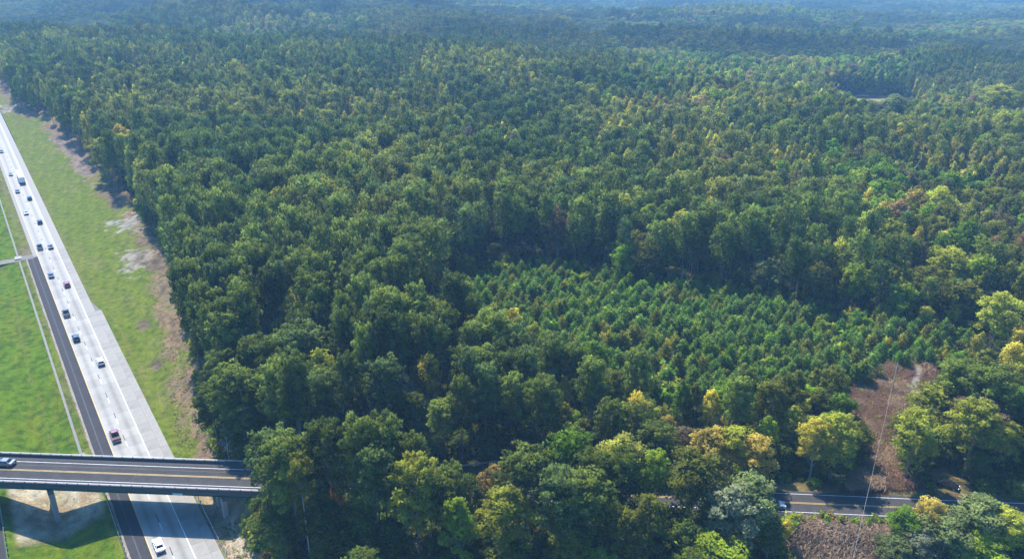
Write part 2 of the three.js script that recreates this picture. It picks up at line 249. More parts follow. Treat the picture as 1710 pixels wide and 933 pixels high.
{
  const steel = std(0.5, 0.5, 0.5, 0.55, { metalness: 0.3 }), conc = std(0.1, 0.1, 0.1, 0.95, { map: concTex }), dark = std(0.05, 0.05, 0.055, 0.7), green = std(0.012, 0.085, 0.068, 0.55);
  const br = thing('road_bridge', 'concrete and green steel overpass carrying the county road over the highway', 'bridge', [-88, 0, roadZ(-88)], TH);
  const L0 = -92, L1 = 37, LC = (L0 + L1) / 2, LL = L1 - L0, P = (n, g, m, p = br) => part(n, g, m, p);
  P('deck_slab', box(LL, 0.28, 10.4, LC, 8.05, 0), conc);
  for (const s of [-1, 1]) {
    P('gutter_strip', box(LL, 0.03, 1.02, LC, 8.202, s * 4.36), std(0.075, 0.07, 0.068, 0.95, { map: asphaltTex }));
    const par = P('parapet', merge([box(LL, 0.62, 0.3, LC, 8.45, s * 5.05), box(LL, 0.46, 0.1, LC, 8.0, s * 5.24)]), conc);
    const rail = P('hand_rail', merge([box(LL, 0.08, 0.09, LC, 9.13, s * 5.05), box(LL, 0.07, 0.05, LC, 8.94, s * 5.05)]), steel);
    for (let k = 0; k * 2.42 < LL; k++) { const g = P('rail_post', postGeo(), dark, rail); g.position.set(L0 + 0.6 + k * 2.42, 8.92, s * 5.05); }
    P('shoulder_joint', box(LL, 0.02, 0.06, LC, 8.222, s * 3.86), dark);
  }
  for (const z of [-4.5, -2.25, 0, 2.25, 4.5]) P('girder', merge([box(LL, 1.24, 0.05, LC, 7.28, z), box(LL, 0.06, 0.46, LC, 6.66, z), box(LL, 0.06, 0.4, LC, 7.88, z), ...Array.from({ length: 26 }, (_, k) => box(0.03, 1.16, 0.3, L0 + 2 + k * 5, 7.28, z))]), green);
  for (const x of [-57, -17.4, 21.9]) {   // bents turned to run along the highway
    const pier = new THREE.Group(); pier.name = 'pier'; br.add(pier); pier.position.set(x, 0, 0); const turn = Math.PI / 2 + HA - TH;
    const cap = P('pier_cap', new RoundedBoxGeometry(12.6, 0.95, 1.15, 2, 0.05), std(0.14, 0.14, 0.13, 0.9, { map: concTex }), pier); cap.position.y = 6.15; cap.rotation.y = turn;
    for (const k of [-4.6, 0, 4.6]) { const c = P('column', new RoundedBoxGeometry(1.1, 10.4, 1.1, 2, 0.06), std(0.42, 0.4, 0.38, 0.92, { map: concTex }), pier); c.position.set(k * Math.cos(turn), 0.8, -k * Math.sin(turn)); c.rotation.y = turn; }
  }
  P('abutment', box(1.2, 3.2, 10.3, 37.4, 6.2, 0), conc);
  function postGeo() { postGeo.g ??= new THREE.BoxGeometry(0.11, 0.44, 0.16); return postGeo.g; }
  for (const [x, o] of [[-29, 0], [4, 0], [-62, 0]]) P('expansion_joint', box(0.07, 0.012, 7.7, x, 8.209, 0.05), dark);
  // green street-name sign on the near girder
  const cv = document.createElement('canvas'); cv.width = 512; cv.height = 128; const cx = cv.getContext('2d');
  cx.fillStyle = '#17a08a'; cx.fillRect(0, 0, 512, 128); cx.strokeStyle = '#e8fff8'; cx.lineWidth = 5; cx.strokeRect(7, 7, 498, 114); cx.fillStyle = '#ffffff'; cx.font = 'bold 84px sans-serif'; cx.textAlign = 'center'; cx.textBaseline = 'middle'; cx.fillText('Sumner Rd', 256, 68);
  const st = new THREE.CanvasTexture(cv); st.colorSpace = THREE.SRGBColorSpace;
  const sx = -88 + 15.6 * Math.cos(TH) + 5.42 * Math.sin(TH), sz = roadZ(-88) - 15.6 * Math.sin(TH) + 5.42 * Math.cos(TH);
  const sg = thing('road_name_sign', 'small green road name sign with white lettering on the bridge girder', 'sign', [sx, 7.55, sz], TH);
  part('sign_panel', new RoundedBoxGeometry(2.3, 0.62, 0.06, 2, 0.02), std(0.01, 0.15, 0.11, 0.5), sg);
  const face = part('sign_face', new THREE.PlaneGeometry(2.24, 0.56), new THREE.MeshStandardMaterial({ map: st, roughness: 0.45 }), sg); face.position.z = 0.034;
  for (const bx of [-0.7, 0.7]) part('bracket', box(0.06, 0.7, 0.16, bx, 0, -0.1), dark, sg);
}
// guard rails: w-beam and posts
function guardRail(pts, label) {   // pts: ground points [x, y, z]
  const [x0, y0, z0] = pts[0], t = thing('guard_rail', label, 'guardrail', [x0, y0, z0]);
  const steel = std(0.5, 0.5, 0.5, 0.5, { metalness: 0.5 }), wood = std(0.16, 0.13, 0.1, 0.9);
  const cur = new THREE.CatmullRomCurve3(pts.map(([x, y, z]) => new THREE.Vector3(x - x0, y - y0, z - z0))), len = cur.getLength(), n = Math.ceil(len / 1.9);
  const prof = [[0, 0.42], [0.07, 0.48], [0, 0.55], [0, 0.6], [0.07, 0.67], [0, 0.74]], pos = [], ix = [];
  for (let i = 0; i <= n; i++) { const p = cur.getPointAt(i / n), d = cur.getTangentAt(i / n); for (const [o, h] of prof) pos.push(p.x - d.z * o, p.y + h, p.z + d.x * o); }
  for (let i = 0; i < n; i++) for (let j = 0; j < 5; j++) { const a = i * 6 + j; ix.push(a, a + 1, a + 6, a + 1, a + 7, a + 6); }
  const g = new THREE.BufferGeometry(); g.setAttribute('position', new THREE.Float32BufferAttribute(pos, 3)); g.setIndex(ix); g.computeVertexNormals();
  part('rail_beam', g, steel, t);
  const pg = new THREE.BoxGeometry(0.15, 1.0, 0.2);
  for (let i = 0; i <= n; i++) { const p = cur.getPointAt(i / n), d = cur.getTangentAt(i / n), m = part('rail_post', pg, wood, t); m.position.set(p.x + d.z * 0.12, p.y + 0.24, p.z - d.x * 0.12); m.rotation.y = -Math.atan2(d.z, d.x); }
}
const along = (us, v) => us.map((u) => { const [x, z] = xz(u, v); return [x, 0.05, z]; });
guardRail(along([14, -10, -30], 12.9), 'guardrail on the right shoulder just below the overpass');
guardRail(along([36, 10, -30], -4.5), 'guardrail along the left asphalt shoulder below the overpass');
guardRail(along([44, 10, -30], -24.9), 'guardrail of the opposite carriageway at the bottom left corner');
guardRail(along([428, 470, 530, 600], 10.9), 'distant guardrail beside the right shoulder far up the highway');
guardRail([[-46, 8, -151], [-19, 7.75, -151], [-11, 7.4, -152.4], [-3, 7.0, -154.6]].map(([x, y, z]) => [x, Math.max(y, 0), z]), 'curved guardrail flaring off the far road edge in front of the dark wood');
guardRail([56, 75, 95, 120].map((x) => [x, roadY(x) - 0.25, roadZ(x) + 4.7]), 'guardrail along the near road edge above the brown brush');

// ---------------------------------------------------------------- vehicles (forward is +x)
const glass = new THREE.MeshPhysicalMaterial({ color: new THREE.Color(0.02, 0.025, 0.03), roughness: 0.06, specularIntensity: 1 }), tyre = std(0.02, 0.02, 0.02, 0.9), rimMat = std(0.5, 0.5, 0.52, 0.35, { metalness: 0.8 }), plastic = std(0.03, 0.03, 0.032, 0.7), lampRed = std(0.35, 0.012, 0.01, 0.3), lampWhite = std(0.75, 0.76, 0.78, 0.2), plateMat = std(0.7, 0.7, 0.68, 0.5);
const paintOf = (r, g, b) => new THREE.MeshPhysicalMaterial({ color: new THREE.Color().setRGB(r, g, b), roughness: 0.38, metalness: 0.25, clearcoat: 1, clearcoatRoughness: 0.06 });
function shell(profile, w, bevel = 0.07) {   // side profile -> body of width w with rounded shoulders
  const s = new THREE.Shape(profile.map(([x, y]) => new THREE.Vector2(x, y)));
  return new THREE.ExtrudeGeometry(s, { depth: w - 2 * bevel, bevelEnabled: true, bevelThickness: bevel, bevelSize: bevel * 0.7, bevelOffset: -bevel * 0.7, bevelSegments: 3, curveSegments: 8 }).translate(0, 0, -(w - 2 * bevel) / 2);
}
const arch = (cx, r) => Array.from({ length: 9 }, (_, i) => { const a = Math.PI * (i / 8); return [cx + r * Math.cos(a) , 0.3 + r * Math.sin(a)]; });
function quadGeo(a, b, c, d) { const g = new THREE.BufferGeometry(); g.setAttribute('position', new THREE.Float32BufferAttribute([...a, ...b, ...c, ...a, ...c, ...d], 3)); g.setAttribute('uv', new THREE.Float32BufferAttribute([0, 0, 1, 0, 1, 1, 0, 0, 1, 1, 0, 1], 2)); g.computeVertexNormals(); return g; }
// greenhouse corners: bottom rectangle b and top rectangle t, [x0, x1, half width, y]
function cabin(b, t) {
  const B = (x, s) => [x, b[3], s * b[2]], T = (x, s) => [x, t[3], s * t[2]], q = quadGeo;
  const hull = merge([q(B(b[1], 1), B(b[1], -1), T(t[1], -1), T(t[1], 1)), q(B(b[0], -1), B(b[0], 1), T(t[0], 1), T(t[0], -1)), q(B(b[0], 1), B(b[1], 1), T(t[1], 1), T(t[0], 1)), q(B(b[1], -1), B(b[0], -1), T(t[0], -1), T(t[1], -1)), q(T(t[0], 1), T(t[1], 1), T(t[1], -1), T(t[0], -1))]);
  return { hull, B, T };
}
function pane(a, b, c, d, m, off) {   // inset copy of a face, set off outwards and given thickness
  const V = (p) => new THREE.Vector3(...p), A = V(a), Bv = V(b), Cv = V(c), D = V(d), n = Bv.clone().sub(A).cross(D.clone().sub(A)).normalize();
  const P = (s, t) => A.clone().lerp(Bv, s).lerp(D.clone().lerp(Cv, s), t);
  const f = [P(m, m * 1.4), P(1 - m, m * 1.4), P(1 - m, 1 - m * 1.4), P(m, 1 - m * 1.4)], o = f.map((p) => p.clone().addScaledVector(n, off).toArray()), i = f.map((p) => p.clone().addScaledVector(n, -0.01).toArray());
  return merge([quadGeo(...o), ...[0, 1, 2, 3].map((k) => quadGeo(i[k], i[(k + 1) % 4], o[(k + 1) % 4], o[k]))]);
}
const VEH = {
  sedan: { w: 1.84, prof: [[-2.38, 0.38], [-2.42, 0.66], [-2.34, 0.92], [-2.2, 0.99], [-1.62, 1.02], [1.0, 0.98], [1.9, 0.88], [2.28, 0.74], [2.4, 0.56], [2.38, 0.3]], wheels: [1.42, -1.4], r: 0.33, b: [-1.78, 1.14, 0.84, 0.97], t: [-1.02, 0.3, 0.62, 1.44], lampY: 0.74, tail: -2.36 },
  suv: { w: 1.95, prof: [[-2.36, 0.42], [-2.42, 0.8], [-2.36, 1.06], [-2.26, 1.12], [1.0, 1.1], [1.95, 1.02], [2.32, 0.88], [2.42, 0.66], [2.4, 0.34]], wheels: [1.45, -1.42], r: 0.38, b: [-2.32, 1.12, 0.9, 1.1], t: [-2.0, 0.34, 0.7, 1.72], lampY: 0.9, tail: -2.37 },
  pickup: { w: 2.0, prof: [[-2.86, 0.5], [-2.9, 0.8], [-2.88, 0.82], [-0.62, 0.82], [-0.6, 1.12], [1.2, 1.14], [2.4, 1.08], [2.78, 0.94], [2.86, 0.7], [2.84, 0.4]], wheels: [1.85, -1.75], r: 0.41, b: [-0.62, 1.42, 0.92, 1.12], t: [-0.46, 0.72, 0.72, 1.86], lampY: 0.95, tail: -2.88 },
};
const protos = {};
function makeVehicle(kind) {
  const q = VEH[kind], t = new THREE.Group(), paint = paintOf(0.5, 0.5, 0.5), [wf, wr] = q.wheels, ra = q.r + 0.07, hw = q.w / 2;
  const bottom = [...arch(wf, ra), ...arch(wr, ra)].map(([x, y]) => [x, Math.max(0.28, y)]);
  part('body', shell([...q.prof, ...bottom], q.w), paint, t);
  const { hull, B, T } = cabin(q.b, q.t); part('cabin', hull, paint, t);
  part('windshield', pane(B(q.b[1], 1), B(q.b[1], -1), T(q.t[1], -1), T(q.t[1], 1), 0.07, 0.008), glass, t);
  part('rear_window', pane(B(q.b[0], -1), B(q.b[0], 1), T(q.t[0], 1), T(q.t[0], -1), 0.09, 0.008), glass, t);
  const xm = (a, s) => mix(a[0], a[1], s);
  for (const s of [1, -1]) for (const [f0, f1] of [[0.03, 0.5], [0.53, 0.95]]) {
    const a = s > 0 ? [B(xm(q.b, f0), 1), B(xm(q.b, f1), 1), T(xm(q.t, f1), 1), T(xm(q.t, f0), 1)] : [B(xm(q.b, f1), -1), B(xm(q.b, f0), -1), T(xm(q.t, f0), -1), T(xm(q.t, f1), -1)];
    part('side_window', pane(...a, 0.06, 0.006), glass, t);
  }
  const top = new RoundedBoxGeometry(q.t[1] - q.t[0] + 0.1, 0.06, q.t[2] * 2 + 0.06, 2, 0.028); part('roof', top.translate((q.t[0] + q.t[1]) / 2, q.t[3] + 0.005, 0), paint, t);
  for (const x of [wf, wr]) for (const s of [-1, 1]) {
    const w = part('wheel', new THREE.CylinderGeometry(q.r, q.r, 0.24, 20).rotateX(Math.PI / 2), tyre, t); w.position.set(x, q.r, s * (hw - 0.13));
    const rim = part('rim', new THREE.CylinderGeometry(q.r * 0.62, q.r * 0.62, 0.03, 14).rotateX(Math.PI / 2), rimMat, w); rim.position.z = s * 0.115;
  }
  const fx = q.prof[q.prof.length - 2][0];
  for (const s of [-1, 1]) {
    part('headlight', new RoundedBoxGeometry(0.2, 0.16, 0.42, 2, 0.04).translate(fx - 0.1, q.lampY - 0.06, s * (hw - 0.32)), lampWhite, t);
    part('taillight', new RoundedBoxGeometry(0.1, kind === 'pickup' ? 0.36 : 0.22, 0.3, 2, 0.03).translate(q.tail, q.lampY + (kind === 'pickup' ? 0.12 : 0.04), s * (hw - 0.24)), lampRed, t);
    part('mirror', new RoundedBoxGeometry(0.12, 0.15, 0.24, 2, 0.04).translate(q.b[1] - 0.35, q.b[3] + 0.08, s * (hw + 0.08)), plastic, t);
  }
  part('bumper', new RoundedBoxGeometry(0.18, 0.22, q.w - 0.2, 2, 0.05).translate(q.tail - 0.02, 0.5, 0), kind === 'pickup' ? rimMat : plastic, t);
  part('licence_plate', box(0.02, 0.14, 0.32, q.tail - 0.12, 0.66, 0), plateMat, t);
  if (kind === 'pickup') {
    part('bed_side', merge([box(2.2, 0.36, 0.1, -1.75, 1.0, 0.94), box(2.2, 0.36, 0.1, -1.75, 1.0, -0.94)]), paint, t);
    part('tailgate', box(0.08, 0.38, 1.96, -2.86, 0.99, 0), paint, t); part('bed_floor', box(2.2, 0.03, 1.78, -1.75, 0.84, 0), plastic, t);
  }
  if (kind === 'suv') part('roof_rack', merge([box(1.7, 0.04, 0.05, -0.85, 1.79, 0.62), box(1.7, 0.04, 0.05, -0.85, 1.79, -0.62)]), plastic, t);
  t.userData.paint = paint; return t;
}
function vehicle(kind, name, paint, label, category, [x, y, z], turn, group) {
  const src = (protos[kind] ??= makeVehicle(kind)), o = src.clone(), p = paintOf(...paint);
  o.traverse((m) => { if (m.isMesh && m.material === src.userData.paint) m.material = p; });
  o.name = numbered(name); o.position.set(x, y, z); o.rotation.y = turn; tag(o, label, category, group); scene.add(o); return o;
}
const NORTH = Math.PI / 2 + HA, onHighway = (u, lane) => { const [x, z] = xz(u, lane ? 5.55 : 1.85); return [x, 0.11, z]; };
const far = 'cars driving up the highway';
for (const [kind, name, u, lane, paint, label, cat, group] of [
  ['sedan', 'dark_car', 403, 0, [0.03, 0.035, 0.04], 'farthest dark car at the left picture edge on the highway', 'car', far],
  ['sedan', 'grey_car', 344.6, 0, [0.2, 0.21, 0.22], 'grey car just left of the white box trailer on the highway', 'car', far],
  ['sedan', 'dark_car', 307.4, 0, [0.03, 0.04, 0.05], 'dark car in the left lane right behind the box trailer', 'car', far],
  ['suv', 'dark_suv', 290.8, 1, [0.025, 0.03, 0.05], 'dark SUV in the right lane right behind the box trailer', 'suv', far],
  ['sedan', 'silver_car', 267, 0, [0.4, 0.43, 0.48], 'silver-blue car in the left lane, third behind the box trailer', 'car', far],
  ['suv', 'dark_suv', 249, 1, [0.03, 0.035, 0.04], 'dark SUV in the right lane ahead of the side-by-side pair', 'suv', far],
  ['pickup', 'pickup_truck', 213.9, 0, [0.06, 0.07, 0.085], 'grey pickup truck beside a dark car at the median crossover', 'pickup truck', far],
  ['sedan', 'dark_car', 212.1, 1, [0.03, 0.035, 0.04], 'dark car beside the grey pickup at the median crossover', 'car', far],
  ['sedan', 'black_car', 178.3, 0, [0.02, 0.024, 0.04], 'black car in the left lane level with the red SUV', 'car', far],
  ['suv', 'red_suv', 165.4, 1, [0.28, 0.02, 0.03], 'red SUV in the right lane of the highway', 'suv', far],
  ['pickup', 'pickup_truck', 138.6, 0, [0.045, 0.05, 0.055], 'dark grey pickup truck where the concrete shoulder widens', 'pickup truck', far],
  ['suv', 'black_suv', 116.7, 0, [0.012, 0.014, 0.02], 'black SUV in the left lane ahead of the white SUV', 'suv', far],
  ['suv', 'white_suv', 95.4, 1, [0.78, 0.78, 0.78], 'white SUV on the white edge line side of the highway', 'suv', far],
  ['pickup', 'pickup_truck', 51.1, 0, [0.16, 0.028, 0.03], 'dark red pickup truck just beyond the overpass', 'pickup truck', far],
  ['sedan', 'white_sedan', 2.3, 0, [0.8, 0.8, 0.8], 'white sedan in front of the overpass at the bottom edge', 'car', far],
]) vehicle(kind, name, paint, label, cat, onHighway(u, lane), NORTH, group);
vehicle('sedan', 'grey_sedan', [0.13, 0.14, 0.145], 'grey sedan on the bridge deck at the left edge', 'car', [-115.7, roadY(-115) + 0.01, roadZ(-115.7) - 1.6], Math.PI + TH);
vehicle('sedan', 'silver_car', [0.42, 0.44, 0.46], 'silver car coming out from behind trees on the right road', 'car', [55.8, roadY(55.8) + 0.01, roadZ(55.8) + 1.6], TH);
vehicle('sedan', 'parked_car', [0.008, 0.009, 0.012], 'black car parked aslant on the dry grass beside the road', 'car', [96.6, land(96.6, -146.4) + 0.05, -146.4], -0.62);
{
  const [x, y, z] = onHighway(329, 1), t = thing('semi_trailer', 'white box trailer of a lorry in the right lane', 'truck', [x, y, z], NORTH), w = std(0.82, 0.82, 0.82, 0.4), cabPaint = paintOf(0.7, 0.7, 0.72);
  part('cargo_box', new RoundedBoxGeometry(14.2, 2.75, 2.58, 2, 0.05).translate(-1, 2.55, 0), w, t);
  for (const s of [-1, 1]) part('rear_door', box(0.04, 2.45, 1.2, -8.12, 2.52, s * 0.63), std(0.82, 0.83, 0.85, 0.4), t);
  part('door_frame', merge([box(0.05, 0.14, 2.5, -8.12, 3.85, 0), box(0.05, 0.16, 2.5, -8.12, 1.22, 0)]), std(0.4, 0.42, 0.46, 0.5), t);
  part('bumper', box(0.1, 0.12, 2.3, -8.05, 0.6, 0), plastic, t);
  for (const s of [-1, 1]) part('taillight', box(0.05, 0.12, 0.3, -8.15, 1.05, s * 1.05), lampRed, t);
  const cab = part('tractor_cab', new RoundedBoxGeometry(2.2, 2.6, 2.4, 3, 0.16).translate(8.3, 2.1, 0), cabPaint, t);
  part('wind_deflector', new RoundedBoxGeometry(1.4, 1.0, 2.2, 3, 0.2).translate(7.9, 3.5, 0), cabPaint, cab); part('bonnet', new RoundedBoxGeometry(1.7, 1.3, 2.0, 3, 0.2).translate(10.1, 1.35, 0), cabPaint, cab); part('windshield', box(0.04, 0.8, 2.0, 9.4, 2.7, 0), glass, cab);
  const wg = new THREE.CylinderGeometry(0.52, 0.52, 0.5, 18).rotateX(Math.PI / 2);
  for (const wx of [-6.6, -5.3, 5.9, 7.2, 10.2]) for (const s of [-1, 1]) part('wheel', wg, tyre, t).position.set(wx, 0.52, s * 1.0);
}

// ---------------------------------------------------------------- trees: shapes
class Leaves {   // loose triangles with a tint each; normals lean outwards from their clump
  constructor(r, dome) { this.dome = dome; this.p = []; this.n = []; this.c = []; this.r = r; }
  puff(cx, cy, cz, rx, ry, rz, count, size, long, tint) {
    const r = this.r;
    for (let i = 0; i < count; i++) {
      const y0 = 1 - 2 * r(), a = r() * 6.2832, q = Math.sqrt(1 - y0 * y0), dx = q * Math.cos(a), dz = q * Math.sin(a), dy = y0, k = 0.55 + 0.5 * Math.sqrt(r());
      const x = cx + dx * rx * k, y = cy + dy * ry * k, z = cz + dz * rz * k;
      let ax = r() * 2 - 1, ay = r() * 2 - 1 + long * 0.3, az = r() * 2 - 1; ax += dx * long; ay += dy * long; az += dz * long;
      let l = Math.hypot(ax, ay, az) + 1e-6; ax /= l; ay /= l; az /= l;
      let nx = dx + (r() - 0.5) * 1.5, ny = dy + 0.25 + (r() - 0.5) * 1.5, nz = dz + (r() - 0.5) * 1.5;
      let d = nx * ax + ny * ay + nz * az; let bx = ny * az - nz * ay, by = nz * ax - nx * az, bz = nx * ay - ny * ax; l = Math.hypot(bx, by, bz) + 1e-6; bx /= l; by /= l; bz /= l;
      const s = size * (0.7 + 0.6 * r()), w = s * (long > 1.05 ? 0.3 : 0.46), t = tint * (0.88 + 0.24 * r());
      const gx = by * az - bz * ay, gy = bz * ax - bx * az, gz = bx * ay - by * ax, side = gx * (dx + 0.001) + gy * (dy + 0.25) + gz * dz > 0 ? w : -w;   // wind each leaf so that it faces out
      this.p.push(x - bx * side, y - by * side, z - bz * side, x + bx * side, y + by * side, z + bz * side, x + ax * s, y + ay * s, z + az * s);
      d = side > 0 ? 0.5 : -0.5; nx = dx * 0.7 + gx * d; ny = dy * 0.7 + gy * d + 0.15; nz = dz * 0.7 + gz * d; if (this.dome) { const [oy, ow, oh] = this.dome; nx += 0.55 * x / ow; ny += 0.55 * (y - oy) / oh; nz += 0.55 * z / ow; }
      l = Math.hypot(nx, ny, nz); nx /= l; ny /= l; nz /= l;
      for (let j = 0; j < 3; j++) { this.n.push(nx, ny, nz); this.c.push(t, t, t); }
    }
  }
  geo() { const g = new THREE.BufferGeometry(); g.setAttribute('position', new THREE.Float32BufferAttribute(this.p, 3)); g.setAttribute('normal', new THREE.Float32BufferAttribute(this.n, 3)); g.setAttribute('color', new THREE.Float32BufferAttribute(this.c, 3)); return g; }
}
function limb(pts, sides) {   // pts: [x, y, z, radius]
  const p = [], ix = [], V = (a) => new THREE.Vector3(a[0], a[1], a[2]);
  pts.forEach((q, i) => { const d = V(pts[Math.min(i + 1, pts.length - 1)]).sub(V(pts[Math.max(i - 1, 0)])).normalize(), s = new THREE.Vector3(0.31, 0.2, 0.93).cross(d).normalize(), b = d.clone().cross(s); for (let k = 0; k < sides; k++) { const a = k / sides * 6.2832, v = s.clone().multiplyScalar(Math.cos(a)).addScaledVector(b, Math.sin(a)); p.push(q[0] + v.x * q[3], q[1] + v.y * q[3], q[2] + v.z * q[3]); } });
  for (let i = 0; i < pts.length - 1; i++) for (let k = 0; k < sides; k++) { const a = i * sides + k, b = i * sides + (k + 1) % sides; ix.push(a, b, a + sides, b, b + sides, a + sides); }
  const g = new THREE.BufferGeometry(); g.setAttribute('position', new THREE.Float32BufferAttribute(p, 3)); g.setIndex(ix); g.computeVertexNormals(); return g;
}
// all shapes are built 20 m tall with a crown radius of about 4.5 m and scaled per tree; lod 2 near, 1 middle, 0 far
const LV = { 2: [1, 1, 1], 1: [0.7, 0.5, 1.5], 0: [0.36, 0.4, 2.5] };
function pineShape(seed, lod, slim = false) {
  const r = rngOf(seed), L = new Leaves(r, [13, 4.2, 6]), [kb, kn, ks] = LV[lod], wood = [], H = 20, cb = (slim ? 0.68 : 0.42 + 0.12 * r()) * H, lean = (r() - 0.5) * 0.8, lean2 = (r() - 0.5) * 0.8;
  const at = (y) => [lean * (y / H) ** 2, lean2 * (y / H) ** 2];
  wood.push(limb([0, 0.25, 0.5, 0.75, 0.97].map((t) => { const [x, z] = at(t * H); return [x, t * H - (t ? 0 : 0.6), z, mix(0.27, 0.06, t)]; }), lod ? 6 : 4));
  const nb = Math.round((slim ? 34 : 60) * kb); let az = r() * 6;
  for (let i = 0; i < nb; i++) {
    const t = (i + r() * 0.8) / nb, y = mix(cb, H * 0.97, t); az += 2.4 + (r() - 0.5) * 0.9;
    const R = (slim ? 4.1 : 4.6) * Math.pow(Math.sin(Math.PI * (0.27 + 0.67 * t)), 0.62) * (0.55 + 0.55 * Math.sqrt(r())), up = mix(0.05, 0.75, t) * R, [x0, z0] = at(y), c = Math.cos(az), s = Math.sin(az);
    if (lod === 2) wood.push(limb([[x0, y, z0, 0.07], [x0 + c * R * 0.5, y + up * 0.35, z0 + s * R * 0.5, 0.05], [x0 + c * R * 0.9, y + up * 0.8, z0 + s * R * 0.9, 0.025]], 3));
    const tint = 0.7 + 0.6 * r(), n = lod === 2 ? (R > 2.6 ? 3 : 2) : lod === 1 ? 2 : 1;
    for (let k = 0; k < n; k++) { const f = n === 1 ? 0.75 : mix(0.5, 0.98, k / (n - 1)) + (r() - 0.5) * 0.14, pr = (0.5 + 0.36 * r()) * (lod === 0 ? 2.1 : lod === 1 ? 1.35 : 1), o = (r() - 0.5) * 1.5; L.puff(x0 + c * R * f - s * o, y + up * f + 0.25 + r() * 0.3, z0 + s * R * f + c * o, pr, pr * 0.75, pr, Math.round(42 * kn), 0.44 * ks, 0.7, tint * (0.75 + 0.5 * r())); }
  }
  const [tx, tz] = at(H); L.puff(tx, H - 0.5, tz, 0.7, 0.7, 0.7, Math.round(40 * kn), 0.46 * ks, 1.0, 1.05);
  return { wood: merge(wood), leaves: L.geo() };
}
function broadShape(seed, lod, form = 'oak') {
  const r = rngOf(seed), L = new Leaves(r, [12, 4.4, 7]), [kb, kn, ks] = LV[lod], wood = [], H = 20, tall = form === 'poplar', cb = tall ? 5 : 6.2, R = 4.6;
  wood.push(limb([[0, -0.6, 0, 0.3], [0.1, 4, 0, 0.24], [0.25, 9, 0.1, 0.18], [0.1, 16, 0, 0.07]], lod ? 6 : 4));
  const nl = Math.round((tall ? 22 : 19) * (lod === 0 ? 0.7 : 1)); let az = r() * 6;
  for (let i = 0; i < nl; i++) {
    const t = (i + 0.5 * r()) / nl; az += 2.4 + (r() - 0.5) * 0.8;
    const y = mix(cb, H - 2.1, Math.pow(t, 0.85)), w = tall ? Math.pow(1 - t, 0.6) * 0.95 + 0.08 : Math.sqrt(Math.max(0.04, 1 - Math.pow((t - 0.36) / 0.68, 2))) * 0.86, d = R * w * (0.62 + 0.42 * r()) * (t > 0.9 ? 0.35 : 1), x = Math.cos(az) * d, z = Math.sin(az) * d, lr = (tall ? 1.35 : 1.75) * (0.75 + 0.5 * r()), tint = 0.8 + 0.4 * r();
    if (lod === 2) wood.push(limb([[0.15, Math.max(3.5, y - d * 0.9 - 1), 0, 0.1], [x * 0.5, y - d * 0.3, z * 0.5, 0.065], [x, y, z, 0.03]], 4));
    const np = Math.max(2, Math.round(9 * kb * (lod === 0 ? 0.9 : 1)));
    for (let k = 0; k < np; k++) { const a = r() * 6.2832, e = r() * 1.9 - 0.6, q = Math.cos(Math.min(1.4, Math.max(-1, e))) , pr = lr * (0.3 + 0.22 * r()) * (lod === 0 ? 1.6 : lod === 1 ? 1.25 : 1); L.puff(x + Math.cos(a) * q * lr * 0.72, y + Math.sin(e) * lr * 0.72, z + Math.sin(a) * q * lr * 0.72, pr, pr * 0.8, pr, Math.round(32 * kn), 0.42 * ks, 0.25, tint * (0.72 + 0.56 * r())); }
  }
  L.puff(0, mix(cb, H, 0.5), 0, R * 0.55, (H - cb) * 0.36, R * 0.55, Math.round(260 * kn), 0.9 * ks, 0.2, 0.8);
  return { wood: merge(wood), leaves: L.geo() };
}
function youngPineShape(seed, lod) {   // 5 m tall cone of upswept shoots
  const r = rngOf(seed), L = new Leaves(r), H = 5, wood = [limb([[0, -0.3, 0, 0.07], [0, 2.5, 0, 0.045], [0, 4.8, 0, 0.02]], 4)], n = lod ? 26 : 13; let az = r() * 6;
  for (let i = 0; i < n; i++) { const t = (i + r() * 0.6) / n, y = mix(0.4, 4.3, t), R = mix(1.5, 0.16, t) * (0.75 + 0.4 * r()); az += 2.4; L.puff(Math.cos(az) * R * 0.75, y + R * 0.25, Math.sin(az) * R * 0.75, 0.42 + R * 0.18, 0.42, 0.42 + R * 0.18, lod ? 22 : 14, lod ? 0.38 : 0.55, 1.4, 0.8 + 0.4 * r()); }
  L.puff(0, 4.55, 0, 0.14, 0.5, 0.14, lod ? 26 : 12, 0.36, 1.4, 1.15);
  return { wood: merge(wood), leaves: L.geo() };
}
function bareShape(seed) {
  const r = rngOf(seed), wood = [limb([[0, -0.5, 0, 0.24], [0.2, 6, 0.1, 0.17], [0.1, 12, 0.3, 0.11], [0.4, 18.5, 0.2, 0.03]], 6)];
  for (let i = 0; i < 34; i++) { const t = r(), y = mix(5, 18, t), a = r() * 6.28, l = mix(3.4, 1, t) * (0.5 + r()), c = Math.cos(a), s = Math.sin(a), e = [0.2 + c * l, y + l * 0.55, 0.15 + s * l]; wood.push(limb([[0.2, y, 0.15, 0.06], [0.2 + c * l * 0.5, y + l * 0.2, 0.15 + s * l * 0.5, 0.04], [...e, 0.012]], 3)); for (let k = 0; k < 3; k++) { const b = a + (r() - 0.5) * 2, m = l * 0.5 * r(); wood.push(limb([[mix(0.2, e[0], 0.6), mix(y, e[1], 0.6), mix(0.15, e[2], 0.6), 0.03], [e[0] + Math.cos(b) * m, e[1] + m * 0.5, e[2] + Math.sin(b) * m, 0.008]], 3)); } }
  return merge(wood);
}
function bushShape(seed, lod) {
  const r = rngOf(seed), L = new Leaves(r);
  for (let i = 0; i < (lod ? 12 : 7); i++) { const a = r() * 6.28, d = r() * 0.9; L.puff(Math.cos(a) * d, 0.5 + r() * 0.9, Math.sin(a) * d, 0.55, 0.5, 0.55, lod ? 26 : 12, lod ? 0.3 : 0.5, 0.3, 0.75 + 0.5 * r()); }
  return { leaves: L.geo() };
}
